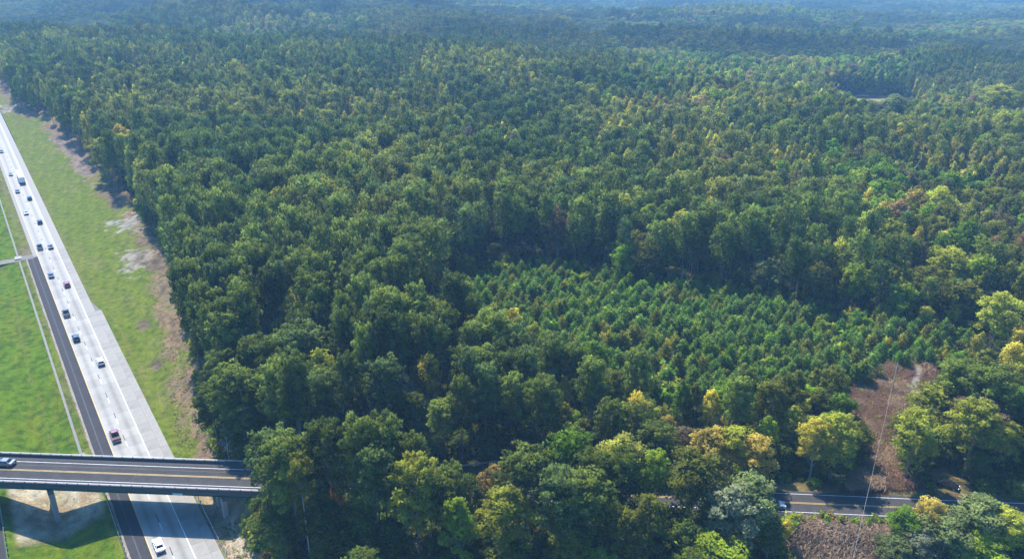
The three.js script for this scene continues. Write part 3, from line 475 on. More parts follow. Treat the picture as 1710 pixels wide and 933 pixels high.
const SH = {};
const shapes = (k, lod) => (SH[k + lod] ??= Array.from({ length: lod === 2 ? 6 : lod === 1 ? 5 : 4 }, (_, i) => k === 'pine' ? pineShape(100 + i * 7, lod) : k === 'slim_pine' ? pineShape(300 + i * 7, lod, true) : k === 'oak' ? broadShape(500 + i * 7, lod) : k === 'poplar' ? broadShape(700 + i * 7, lod, 'poplar') : k === 'young_pine' ? youngPineShape(900 + i * 7, lod > 1 ? 1 : 0) : bushShape(1100 + i * 7, lod > 1 ? 1 : 0)));

// ---------------------------------------------------------------- trees: colours (reflectance of the leaves) and where they stand
const TONE = {
  deep: [0.122, 0.164, 0.024], mid: [0.176, 0.225, 0.034], blue: [0.138, 0.195, 0.044], olive: [0.23, 0.245, 0.026], dusk: [0.159, 0.169, 0.022], green: [0.168, 0.277, 0.018], lime: [0.3, 0.39, 0.028], goldgreen: [0.4, 0.42, 0.045], yellow: [0.58, 0.5, 0.06],
  gold: [0.5, 0.39, 0.07], dead: [0.26, 0.215, 0.17], rust: [0.34, 0.22, 0.09], brown: [0.264, 0.179, 0.047], grey: [0.366, 0.358, 0.057], silver: [0.320, 0.350, 0.180], pale: [0.22, 0.265, 0.08], young: [0.16, 0.265, 0.035], plum: [0.200, 0.150, 0.072],
};
const leafMat = (c) => new THREE.MeshPhysicalMaterial({ color: new THREE.Color().setRGB(...c), vertexColors: true, roughness: 1, transmission: 0.45, thickness: 0, specularIntensity: 0.08, side: THREE.DoubleSide });
const LM = Object.fromEntries(Object.entries(TONE).map(([k, c]) => [k, [0.8, 1, 1.22].map((f) => leafMat(c.map((x) => x * f)))]));
const bark = std(0.17, 0.14, 0.115, 1), barkPale = std(0.34, 0.31, 0.27, 1), barkGrey = std(0.26, 0.24, 0.22, 1);
const WORD = { deep: 'dark green', mid: 'green', blue: 'bluish green', olive: 'olive', dusk: 'dull green', green: 'fresh green', lime: 'lime green', goldgreen: 'yellow-green', yellow: 'yellow', gold: 'orange-yellow', rust: 'russet', brown: 'brown', grey: 'grey-green', pale: 'pale green', plum: 'brownish', dead: 'leafless grey', silver: 'silvery', young: 'bright green' };
const NAME = { pine: 'pine_tree', slim_pine: 'pine_tree', oak: 'broadleaf_tree', poplar: 'poplar_tree' }, CAT = { pine: 'pine tree', slim_pine: 'pine tree', oak: 'broadleaf tree', poplar: 'poplar tree' };
const treeProto = {};
function placeTree(kind, tone, x, z, h, R, label, group, r, pale, lod = 2) {
  const list = shapes(kind, lod), k = Math.floor(r() * list.length), key = kind + lod + k;
  if (!treeProto[key]) { const g = new THREE.Group(); part('trunk', list[k].wood, bark, g); part('crown', list[k].leaves, LM.mid[1], g); treeProto[key] = g; }
  const o = treeProto[key].clone(); o.name = numbered(NAME[kind]); o.children[0].material = pale ? barkPale : kind === 'pine' ? bark : barkGrey; o.children[1].material = LM[tone][/gold|yellow|lime/.test(tone) ? 1 + Math.floor(r() * 2) : Math.floor(r() * 3)];
  o.position.set(x, land(x, z) - 0.1, z); o.scale.set(R / 4.6, h / 20, R / 4.6); o.rotation.y = r() * 6.2832; tag(o, label, CAT[kind], group); scene.add(o);
}
const taken = [];   // places of the trees set by hand
const TREES = [
  ['pine', 'blue', -48.3, -134.9, 23, 4.8, 'tall pine overhanging the north end of the bridge deck'],
  ['pine', 'mid', -43.2, -129.6, 25, 5.3, 'broad pine whose crown hides the near bridge rail end'],
  ['slim_pine', 'olive', -40.3, -126.0, 23, 3.4, 'pine with small crown on a long bare pale trunk'],
  ['pine', 'deep', -36.7, -131.2, 26, 4.8, 'rounded dark pine between the bridge end and the tallest foreground pine'],
  ['pine', 'mid', -30.1, -130.5, 27, 4.3, 'left half of the tallest pine pair below the road'],
  ['pine', 'mid', -25.4, -131.4, 27, 4.6, 'right half of the tallest pine pair below the road'],
  ['pine', 'mid', -19.4, -129.8, 24, 3.4, 'pine standing against the dark road cutting by the curved guardrail'],
  ['pine', 'blue', -25.9, -126.1, 24, 4.5, 'grey-green pine in front of the tallest pine pair'],
  ['pine', 'olive', -18.1, -123.9, 23, 5.0, 'spreading pine with a bare reddish trunk at the bottom edge'],
  ['pine', 'mid', -12.0, -129.6, 18, 2.8, 'small round pine below the curved guardrail'],
  ['pine', 'mid', -12.9, -126.2, 18, 3.9, 'low bushy pine beside the spreading bare-trunk pine'],
  ['oak', 'deep', -8.3, -131.4, 16, 2.6, 'small dark green broadleaf tree beside the brown bush'],
  ['oak', 'brown', -3.7, -134.4, 15, 3.6, 'brown-leaved broadleaf tree just below the curved guardrail'],
  ['poplar', 'lime', -10.0, -121.0, 19, 4.0, 'pointed yellow-green tree at the bottom edge under the brown tree'],
  ['oak', 'olive', -1.1, -123.5, 19, 5.6, 'yellowish olive broadleaf tree right of the pointed yellow-green tree'],
  ['oak', 'deep', -46.7, -129.8, 12, 5.0, 'dark understorey tree under the bridge-end pines'],
  ['oak', 'mid', -46.1, -126.6, 11, 2.8, 'vine-covered small tree beside the dirt patch at bottom left'],
  ['oak', 'deep', -36.4, -126.2, 13, 4.8, 'dark understorey tree right of the slim bare trunk'],
  ['oak', 'deep', -29.7, -126.1, 13, 4.6, 'dark understorey tree beneath the tallest pine pair'],
  ['oak', 'rust', -35.6, -133.4, 15, 1.9, 'narrow reddish tree among the foreground pines'],
  ['oak', 'olive', -38.3, -129.2, 14, 2.3, 'narrow yellowish understorey tree beside the slim pine'],
  ['oak', 'deep', -23.1, -121.8, 12, 4.5, 'dark broadleaf tree under the spreading bare-trunk pine'],
  ['oak', 'deep', -33.2, -121.5, 10, 5.2, 'low dark broadleaf tree at the bottom edge, left centre'],
  ['oak', 'green', 11.8, -135.0, 22.5, 6.2, 'bright green broadleaf tree with pointed tips at the road bend'],
  ['oak', 'grey', 22.2, -135.2, 21.5, 5.5, 'pale grey-green broadleaf tree behind the dark dome of trees'],
  ['pine', 'mid', 2.7, -130.6, 20, 5.8, 'domed pine left of the bright green broadleaf tree'],
  ['pine', 'mid', 15.1, -130.5, 20, 4.4, 'domed pine in front of the pale grey-green tree'],
  ['pine', 'deep', 21.5, -130.5, 20, 4.2, 'dark domed pine under the pale grey-green tree'],
  ['pine', 'blue', 9.0, -124.5, 20, 4.9, 'bluish domed pine in the middle of the foreground canopy'],
  ['pine', 'mid', 14.5, -123.6, 20, 5.4, 'large domed pine right of the bluish one in the foreground canopy'],
  ['pine', 'lime', 28.7, -132.6, 18, 3.1, 'bright green pine between two dark canopy domes'],
  ['oak', 'dusk', 36.1, -131.8, 21, 6.8, 'large dull dark green broadleaf dome left of the silvery tree'],
  ['oak', 'olive', 25.6, -121.7, 19, 4.2, 'olive-yellow layered broadleaf tree at the bottom centre'],
  ['oak', 'dusk', 21.1, -120.9, 16, 4.4, 'dull green broadleaf tree left of the olive-yellow layered tree'],
  ['oak', 'olive', 11.1, -119.3, 13, 4.0, 'small olive tree at the bottom edge below the domed pines'],
  ['oak', 'lime', 16.3, -117.6, 9, 3.3, 'pale lime treetop poking up at the bottom edge'],
  ['oak', 'silver', 42.8, -126.7, 19, 6.0, 'silvery white-leaved tree left of the brown brush'],
  ['oak', 'pale', 47.1, -130.0, 18, 5.8, 'pale green tree behind the silvery tree beside the road'],
  ['oak', 'lime', 37.3, -119.1, 12, 6.5, 'bright yellow-green tree at the bottom edge under the silvery tree'],
  ['oak', 'deep', 33.5, -123.0, 13, 3.6, 'small dark tree between the olive-yellow and silvery trees'],
  ['oak', 'deep', 51.0, -126.3, 12, 3.0, 'dark green tree beside the brown brush patch'],
  ['oak', 'gold', 43.8, -149.3, 13.5, 4.7, 'orange-tinged yellow tree, left of three beside the road'],
  ['oak', 'goldgreen', 48.8, -149.7, 14, 5.0, 'yellow-green tree, middle of three beside the road'],
  ['oak', 'gold', 53.5, -147.2, 13, 4.7, 'orange-tinged yellow tree, right of three beside the road'],
  ['poplar', 'goldgreen', 64.3, -156.6, 16, 3.5, 'narrow yellow-green tree left of the big yellow clump by the road'],
  ['oak', 'yellow', 67.2, -149.6, 16.5, 4.3, 'yellow tree with white stems beside the brown clearing, left'],
  ['oak', 'goldgreen', 71.6, -149.6, 18, 5.1, 'large yellow-green tree at the left edge of the brown clearing'],
  ['oak', 'green', 78.4, -164.6, 14, 4.5, 'green domed tree behind the large yellow-green one by the clearing'],
  ['poplar', 'olive', 76.6, -177.2, 14, 2.7, 'tall narrow olive tree at the corner of the young pine stand'],
  ['poplar', 'goldgreen', 71.1, -166.2, 12, 2.3, 'narrow yellowish tree in front of the tall narrow olive tree'],
  ['pine', 'olive', 60.2, -161.2, 18, 4.1, 'grey-green pine left of the yellow clump by the road'],
  ['oak', 'goldgreen', 88.5, -149.2, 19.3, 5.2, 'yellow-green tree at the right edge of the brown clearing'],
  ['oak', 'olive', 102.2, -166.7, 15, 7.1, 'spreading olive tree behind the yellow-green tree right of the clearing'],
  ['pine', 'olive', 102.5, -150.8, 18.4, 5.5, 'layered olive pine standing above the parked black car'],
  ['pine', 'mid', 107.8, -168.3, 19, 5.7, 'pine above the spreading olive tree right of the clearing'],
  ['pine', 'mid', 112.7, -163.2, 20, 5.5, 'large pine near the right edge above the layered olive pine'],
  ['oak', 'goldgreen', 111.3, -152.9, 14, 3.7, 'yellow-green tree beside the layered olive pine at right'],
  ['oak', 'goldgreen', 140.2, -209.1, 17, 6.1, 'large bright yellow-green tree near the right edge behind the young pines'],
  ['oak', 'yellow', 130.0, -184.7, 14, 3.4, 'small golden tree at the right edge'],
  ['oak', 'gold', 84.4, -130.6, 9.6, 3, 'orange-yellow tree covering the road near the parked black car'],
  ['oak', 'pale', 93.6, -130.0, 10.6, 5.4, 'pale feathery tree covering the road below the parked black car'],
  ['oak', 'green', 79.7, -130.6, 7, 3.6, 'round green bush at the near road edge'],
  ['oak', 'pale', 86.4, -127.2, 10, 5.2, 'pale green tree below the orange-yellow tree by the road'],
  ['oak', 'silver', 81.4, -126.9, 8, 4.0, 'greyish green bush at the bottom edge, right'],
  ['oak', 'goldgreen', 98.4, -128.1, 10, 4.5, 'yellow-green tree at the right end of the road'],
  ['oak', 'pale', 76.0, -125.9, 7, 3.8, 'pale bush right of the brown brush patch'],
  ['oak', 'lime', 92.5, -124.7, 9, 5.4, 'yellow-green tree at the bottom right corner'],
  ['oak', 'yellow', 55.5, -129.6, 7, 1.4, 'small yellow bush left of the brown brush patch'],
  ['oak', 'yellow', 30.3, -165.7, 14, 3.6, 'golden tree among dark pines north of the road, left of two'],
  ['poplar', 'yellow', 47.6, -165.1, 15, 3.1, 'golden pointed tree among dark pines north of the road, right of two'],
  ['oak', 'gold', 49.4, -162.0, 10, 1.7, 'small orange tree beside the golden pointed tree'],
  ['oak', 'gold', 36.9, -161.5, 10, 2.0, 'small orange-yellow tree between the two golden trees'],
  ['oak', 'olive', 12.6, -162.5, 13, 2.5, 'dull orange-olive tree in the dark wood edge above the road bend'],
  ['oak', 'lime', 15.0, -162.0, 11, 2.0, 'small bright green tree in the dark wood edge above the road bend'],
  ['oak', 'yellow', -20.8, -173.0, 17, 3.5, 'bright yellow tree beside bare trunks in the wood above the road'],
  ['poplar', 'olive', -24.2, -173.6, 17, 2.3, 'vine-covered pale olive tree beside the bright yellow tree'],
  ['pine', 'blue', -29.8, -164.1, 22, 4.7, 'bluish pine left of the vine-covered bare trunks'],
  ['oak', 'goldgreen', -46.7, -172.1, 19, 4.3, 'yellow-green tree in the dark pines above the bridge end'],
  ['oak', 'yellow', -61.2, -203.5, 20, 4.0, 'orange-topped yellow tree among dark pines beside the highway'],
  ['oak', 'lime', -63.7, -198.8, 14, 2.6, 'small lime tree at the foot of the orange-topped yellow tree'],
  ['pine', 'mid', -71.0, -173.5, 20, 5.0, 'round bright pine at the verge corner above the bridge'],
  ['pine', 'mid', -65.3, -163.5, 21, 5.8, 'broad pine at the wood corner beside the verge above the bridge'],
  ['pine', 'deep', -61.8, -174.2, 22, 6.4, 'tall dark pine behind the wood corner pines'],
  ['pine', 'blue', -52.0, -176.6, 24, 6.7, 'bluish tall pine right of the wood corner pines'],
  ['pine', 'deep', -63.0, -159.8, 15, 5.0, 'low dark pine directly above the bridge end'],
  ['oak', 'rust', 16.5, -274.8, 21, 4.5, 'russet-brown tree above the top edge of the young pines'],
  ['oak', 'yellow', 0.5, -207.2, 13, 3.1, 'golden tree at the lower left edge of the young pines'],
  ['oak', 'goldgreen', 6.4, -202.2, 11, 2.3, 'small golden-green tree beside the golden one by the young pines'],
  ['poplar', 'olive', -24.5, -273.6, 21, 2.6, 'slim yellow tree at the left wood edge above the young pines'],
  ['poplar', 'pale', -22.0, -218.0, 16, 1.4, 'pale dead-topped tree at the left end of the young pines'],
  ['oak', 'olive', -204.3, -396, 24, 7.2, 'big olive-gold tree at the wood edge beside the highway'],
  ['oak', 'goldgreen', -195.5, -399, 22, 6.2, 'broad yellow-green tree right of the big olive-gold tree'],
  ['oak', 'gold', -200, -407, 25, 6.4, 'orange-tinged treetop behind the big olive-gold tree'],
  ['oak', 'goldgreen', 274.6, -451.2, 22, 5.4, 'tall single green tree near the right edge beyond the wood'],
  ['oak', 'olive', -16.5, -259.0, 12, 3.7, 'bright cone-topped tree at the upper left of the young pines'],
  ['oak', 'dusk', 133.8, -237.1, 17, 7.6, 'olive broadleaf tree behind the right end of the young pines'],
  ['oak', 'goldgreen', 143.3, -244.8, 17, 7.8, 'yellow-tinged broadleaf tree behind the right end of the young pines'],
  ['oak', 'goldgreen', -108.7, -320.0, 20, 4.2, 'bright yellow-green tree alone among green pines, left of centre'],
  ['oak', 'yellow', -7.4, -322.1, 18, 3.5, 'yellow tree amid the big wood, above the young pines'],
  ['poplar', 'yellow', -123.2, -475.0, 20, 3.9, 'left yellow tree of the golden group in the upper left wood'],
  ['poplar', 'goldgreen', -115.3, -478.9, 20, 4.6, 'right yellow-green tree of the golden group in the upper left wood'],
  ['poplar', 'yellow', -98.6, -474.8, 19, 3.2, 'slim golden tree right of the golden group in the upper left wood'],
  ['oak', 'goldgreen', -148.3, -338.2, 20, 5.7, 'round olive-yellow treetop near the wood edge beside the highway'],
  ['oak', 'goldgreen', -141.8, -471.3, 18, 4.2, 'yellow-green tree left of the golden group in the upper left wood'],
  ['oak', 'lime', -60.1, -369.3, 18, 3.4, 'light green tree amid pines in the upper middle wood'],
  ['oak', 'goldgreen', 43.7, -296.9, 19, 6.0, 'broad yellow-green tree in the pale band behind the dark wood wall'],
  ['oak', 'lime', 51.1, -285.8, 19, 5.3, 'light green tree in the pale band behind the dark wood wall'],
  ['oak', 'goldgreen', 62.0, -278.9, 19, 5.7, 'rounded yellow-green tree right of the pale band behind the wall'],
  ['oak', 'rust', 149.1, -295.6, 18, 4.6, 'russet treetop in the right wood'],
  ['oak', 'rust', 162.3, -253.3, 18, 3.6, 'russet treetop near the right picture edge'],
  ['oak', 'goldgreen', 171.3, -308.4, 19, 5.7, 'yellow-green treetop above the russet treetop in the right wood'],
  ['oak', 'goldgreen', 380.5, -680.3, 22, 14.9, 'large golden-green crown on the far right ridge, left of two'],
  ['oak', 'goldgreen', 322.4, -539.1, 22, 12.6, 'large golden-green crown on the far right ridge, right of two'],
  ['oak', 'pale', 248.7, -525.4, 20, 8.5, 'pale round crown beside the small far field'],
  ['poplar', 'goldgreen', 155.2, -341.5, 18, 2.6, 'slim yellow-green tree in the upper right wood'],
  ['poplar', 'yellow', 109.1, -314.6, 18, 2.2, 'slim golden tree in the right wood'],
  ['poplar', 'goldgreen', 15.9, -475.6, 19, 3.2, 'slim yellow-green tree in the upper middle wood'],
];
{
  const r = rngOf(21);
  for (const [kind, tone, x, z, h0, R, label] of TREES) {
    const h = h0 + (z < -170 && /gold|yellow|lime|rust/.test(tone) ? 3.5 : 0);
    const white = /white stems|bare/.test(label);
    placeTree(kind, tone, x, z, h, R, label, undefined, r, white); taken.push([x, z, R, h]);
  }
}
const bareMat = std(0.4, 0.37, 0.34, 1);
for (const [x, z, h, s, label] of [[-26, -171.5, 17, 1, 'bare grey trunk with thin twigs left of the bright yellow tree'], [-24, -170.8, 15, 3, 'bare leaning trunk under the vine-covered pale olive tree'], [-19, -170.2, 12, 5, 'thin bare tree below the bright yellow tree'], [58, -253.8, 9, 7, 'short white dead trunk at the dark wood edge above the young pines'], [-66.5, -157.5, 12, 9, 'bare-branched dead tree beside the low pine above the bridge end']]) {
  const o = thing('bare_tree', label, 'bare tree', [x, land(x, z) - 0.1, z], s); part('trunk', (shapes.bare ??= {})[s] ??= bareShape(40 + s), bareMat, o); o.scale.set(h / 20 * 1.1, h / 20, h / 20 * 1.1); taken.push([x, z, 1.2, h]);
}

// ---------------------------------------------------------------- where woods may stand
function wooded(x, z) {
  const [u, v] = uv(x, z), rd = z - roadZ(x);
  if (v < treeV(u) + 2) return false;
  if (rd > -(x > 50 ? 9.5 : x > -34 && x < 8 ? 12 : 8) && rd < 7.5) return false;
  if (inside(PLANTATION, x, z) || inside(CLEARING, x, z) || inside(BRUSH, x, z) || inside(FIELD, x, z)) return false;
  if (z > -222 && x > 85 && trackDist(x, z) < 5) return false;
  if (Math.hypot((x - 98) / 4.5, (z + 149) / 6) < 1) return false;
  return true;
}
const inView = (x, y, z, m) => { const c = Math.cos(23.375 * Math.PI / 180), s = Math.sin(23.375 * Math.PI / 180), zc = -z * c + (120 - y) * s, yc = (y - 120) * c - z * s; return zc > 0 && Math.abs(x / zc) < 0.634 * m && Math.abs(yc / zc) < 0.3456 * m + 0.02; };
const pick = (table, q) => { for (const [k, w] of table) { if (q < w) return k; q -= w; } return table[0][0]; };
const PINES = [['deep', 0.36], ['mid', 0.4], ['blue', 0.2], ['olive', 0.04]];
const HARD = [['deep', 0.1], ['dusk', 0.22], ['plum', 0.07], ['green', 0.2], ['olive', 0.24], ['lime', 0.06], ['goldgreen', 0.07], ['yellow', 0.02], ['rust', 0.02]];
const wood = [];
{
  const r = rngOf(77);
  for (const [d0, d1, s] of [[113, 340, 6.2], [340, 620, 5.7], [620, 1000, 6.2], [1000, 1700, 8.2], [1700, 3300, 11.5]]) {
    const W = 0.634 * (d1 * 0.93 + 45) * 1.15 + 30;
    for (let d = d0; d < d1; d += s) for (let X = -W; X < W; X += s) {
      const jx = r(), jz = r(), q1 = r(), q2 = r(), q3 = r(), q4 = r(), q5 = r();
      const x = X + jx * s * 0.95, z = -d - jz * s * 0.95;
      if (Math.abs(x) > 0.634 * (-z * 0.93 + 45) * 1.12 + 25 || !wooded(x, z)) continue;
      if (z > roadZ(x) + 7 && x > -52 && (z < -115 || x > 50)) continue;      // below the road every tree is set by hand
      if (d < 760 && taken.some(([tx, tz, tr]) => Math.hypot(x - tx, z - tz) < tr * 0.62 + 1.7 || (z > tz && z - tz < 7 && Math.abs(x - tx) < tr * 0.5 + 0.8 && tr < 5))) continue;
      const [u, v] = uv(x, z), q = d - crest(x), n = fbm(x / 90, z / 90, 101), n2 = fbm(x / 34, z / 34, 103), stand = fbm(x / 260, z / 200, 105);
      let pf = 0.86 - 0.62 * S(-40, 150, x - 0.12 * (d - 250)) - 0.3 * S(380, 560, d) + (n - 0.5) * 1.5;
      if (q > 60) pf = S(0.47, 0.53, stand) * 0.9 + 0.1 + (n - 0.5) * 0.5;
      if (v - treeV(u) < 30 && d < 320) pf += 0.3;
      const rdz = z < roadZ(x), pine = q1 < pf, yel = (0.05 + S(0.42, 0.62, n2) * 0.5) * (d > 330 && q < 80 ? 1 : 0.4);
      const gold = q3 < yel * 0.8 && d > 320 && d < 900; let kind = gold ? 'poplar' : pine ? 'pine' : q5 < 0.2 + yel * 0.9 ? 'poplar' : 'oak', tone;
      if (pine && !gold) tone = pick(PINES, Math.min(0.999, Math.max(0, q2 * 0.7 + (n - 0.35) * 0.6)));
      else if (q3 < yel) tone = pick([['goldgreen', 0.5], ['lime', 0.26], ['pale', 0.12], ['yellow', 0.08], ['gold', 0.04]], q2);
      else tone = pick(HARD, Math.min(0.999, Math.max(0, q2 * 0.75 + (n2 - 0.3) * 0.5)));
      if (Math.hypot((x + 22) / 26, (z + 390) / 9) < 1 && q3 < 0.8) { tone = 'dead'; kind = 'oak'; }
      const h = (z > -200 && x > -14 && rdz ? 0.92 : 1) * (x > 215 && x < 345 && d > 470 && d < 575 ? 0.62 : 1) * (pine ? 17.5 + 4.5 * S(30, -40, x) + 6 * q4 : kind === 'poplar' ? 15 + 6 * q4 : 13.5 + 8 * q4) * (0.9 + 0.25 * n), big = s / 6;
      const R = (d > 340 ? 0.9 : 1) * (pine ? 2.7 + 1.6 * q5 : kind === 'poplar' ? 2.1 + 1.0 * q4 : 3.1 + 3.0 * q5 * q5 * (0.4 + 0.6 * S(-60, 60, x))) * (d > 1000 ? big * 0.95 : 1);
      let hh = h, RR = R;
      if (x > 104 && z > -226 && z < -184) { hh *= 0.45; RR *= 0.62; kind = 'oak'; tone = pick([['goldgreen', 0.35], ['green', 0.3], ['olive', 0.35]], q2); }   // scrub at the end of the young stand
      if (d < 640) for (const [tx, tz, tr, th] of taken) { const ahead = z - tz; if (th > 8 && ahead > 0 && ahead < 20 && Math.abs(x - tx * z / tz) < tr * 0.8 + 1.5) hh = Math.min(hh, th * 0.66 + 0.45 * ahead); }
      if (hh < 7 && hh < h) continue;
      const giant = q2 > 0.45 && q2 < 0.6 && kind !== 'poplar';
      wood.push({ x, z, d, kind, tone, h: hh * (giant ? 1.1 : 1) * (q > 90 ? mix(0.55, 1.1, S(0.4, 0.5, fbm(x / 300, z / 180, 111))) : 1), R: RR * (giant ? 1.35 : 1), q: q3, warm: fbm(x / 55, z / 45, 107), lum: q > 60 ? mix(1.15, 0.62, S(0.45, 0.55, stand)) * mix(0.8, 1.2, S(0.4, 0.6, fbm(x / 320, z / 260, 109))) : 1 });
    }
  }
}
// names of the places that labels use
function place(x, z) {
  const [u, v] = uv(x, z), e = v - treeV(u), rd = z - roadZ(x), d = -z;
  if (rd > 0) return 'below the county road at the bottom edge';
  if (rd > -24 && x > -62) return x < -34 ? 'behind the bridge end' : x < -12 ? 'behind the curved guardrail, left half' : x < 12 ? 'behind the curved guardrail, right end' : x < 38 ? 'in the wood edge above the road bend' : x < 66 ? 'left of the yellow clump by the road' : 'at the road edge right of the brown clearing';
  if (e < 12) return u < 60 ? 'at the wood corner above the bridge end' : u < 100 ? 'beside the brown end of the verge' : u < 145 ? 'opposite the widened concrete shoulder' : u < 195 ? 'at the wood edge beside the lower bare patch' : u < 240 ? 'at the wood edge beside the upper gravel patch' : u < 330 ? 'between upper gravel patch and big olive-gold tree' : u < 430 ? 'at the wood edge beyond the big olive-gold tree' : 'in the far wooded bulge beside the highway';
  if (d < 205) return x < -25 ? 'inside the wood corner above the bridge' : x < 20 ? 'between road and young pines, left part' : x < 75 ? 'between road and young pines, right part' : 'in the grove right of the pale dirt track';
  if (d < 290 && x < -15) return x < -70 ? 'near the verge, left of the young pines' : 'adjoining the left end of the young pines';
  if (x > 125 && d < 260) return 'beyond the right end of the young pines';
  const back = d < 262 + 40 * S(140, 0, Math.abs(x - 20)) + 22;
  if (back && x > -15) return x < 40 ? 'in the wall above the young pines, left' : x < 95 ? 'in the wall above the young pines, middle' : 'in the wall above the young pines, right';
  const side = x < -110 ? 'far left' : x < -40 ? 'left' : x < 40 ? 'middle' : x < 120 ? 'right' : 'far right';
  return d < 340 ? `well behind the young pines, ${side}` : d < 410 ? `amid the big wood, ${side}` : `deep in the big wood, ${side}`;
}
const size = (h, R) => (h > 21.5 ? 'tall ' : h < 15.5 ? 'low ' : '') + (R > 3.95 ? 'broad ' : R < 2.7 ? 'slim ' : '');
{
  const r = rngOf(31), caps = { pine: 300 - TREES.filter((t) => /pine/.test(t[0])).length, oak: 300 - TREES.filter((t) => t[0] === 'oak').length, poplar: 150 };
  for (const kind of ['pine', 'oak', 'poplar']) {
    const list = wood.filter((t) => t.kind === kind && inView(t.x, land(t.x, t.z) + t.h * 0.8, t.z, 1)).sort((a, b) => b.h * b.R / b.d ** 2 - a.h * a.R / a.d ** 2).slice(0, caps[kind]);
    for (const t of list) {
      t.named = true; const p = place(t.x, t.z), sp = { pine: 'pine', oak: 'broadleaf tree', poplar: 'narrow broadleaf tree' }[kind], label = `${size(t.h, t.R)}${WORD[t.tone]} ${sp} ${p}`;
      placeTree(kind, t.tone, t.x, t.z, t.h, t.R, label, `${sp}s ${p}`, r, false, t.d < 215 ? 2 : 1);
    }
  }
}
// the rest of the woods, too many to count: one object
const M4 = new THREE.Matrix4(), Q4 = new THREE.Quaternion(), V4 = new THREE.Vector3(), S4 = new THREE.Vector3(), UPV = new THREE.Vector3(0, 1, 0);
const leafWhite = leafMat([1, 1, 1]);
function scatter(name, geo, mat, list, parent, tint) {   // list: [x, y, z, sx, sy, turn, colour]
  if (!list.length) return;
  const m = new THREE.InstancedMesh(geo, mat, list.length); m.name = name; m.castShadow = m.receiveShadow = true;
  list.forEach(([x, y, z, sx, sy, turn, c], i) => { m.setMatrixAt(i, M4.compose(V4.set(x, y, z), Q4.setFromAxisAngle(UPV, turn), S4.set(sx, sy, sx))); if (tint) m.setColorAt(i, new THREE.Color().setRGB(...c)); });
  parent.add(m); m.userData = { kind: 'stuff' }; return m;
}
function stuff(name, label) { const g = new THREE.Group(); g.name = numbered(name); g.userData = { kind: 'stuff', label }; scene.add(g); return g; }
{
  const r = rngOf(55), bins = {}, woods = stuff('forest', 'unbroken mixed forest stretching to the hazy distance');
  const add = (kind, lod, item) => { const n = shapes(kind, lod).length, k = Math.floor(r() * n); ((bins[kind + ' ' + lod] ??= Array.from({ length: n }, () => []))[k]).push(item); };
  for (const t of wood) { if (t.named) continue; const f = (0.72 + 0.56 * r()) * mix(0.78, 1.22, S(0.3, 0.7, t.warm)) * t.lum, w = mix(0.86, 1.2, S(0.32, 0.68, t.warm)), c = TONE[t.tone].map((k, i) => Math.min(t.d > 900 ? 0.36 : 0.6, k * f * (i ? 1 : w))); add(t.kind, t.d < 620 ? 1 : 0, [t.x, land(t.x, t.z) - 0.1, t.z, t.R / 4.6, t.h / 20, r() * 6.28, c]); }
  for (let i = 0; i < 5200; i++) {   // low trees along every wood edge and under the canopy near the road
    const x = -160 + 310 * r(), z = -112 - 260 * r(), q = r(), f = r(); if (!wooded(x, z)) continue;
    const [u, v] = uv(x, z), e = v - treeV(u), rd = z - roadZ(x), south = rd > 0, edge = e < 9 || (rd < 0 && rd > -20) || south;
    if (!edge && r() > 0.1) continue; if (south && (z > -116 || x > 52 || (x > -32 && x < 2 && z < -129))) continue;
    if (taken.some(([tx, tz, tr, th]) => z > tz - 1 && z - tz < 9 && Math.abs(x - tx) < tr + 1 && th < 13)) continue;
    add('oak', 1, [x, land(x, z) - 0.2, z, (1.5 + 1.5 * q) / 4.6, (4 + 6 * f * q) / 20, q * 40, TONE[pick([['deep', 0.55], ['dusk', 0.25], ['mid', 0.12], ['olive', 0.05], ['plum', 0.03]], r())].map((k) => k * (0.8 + 0.3 * f))]);
  }
  for (const [key, list] of Object.entries(bins)) { const [kind, lod] = key.split(' '); list.forEach((items, k) => { const s = shapes(kind, +lod)[k]; scatter('crown', s.leaves, leafWhite, items, woods, true); scatter('trunk', s.wood, bark, items.filter((t) => t[2] > -700), woods); }); }
}
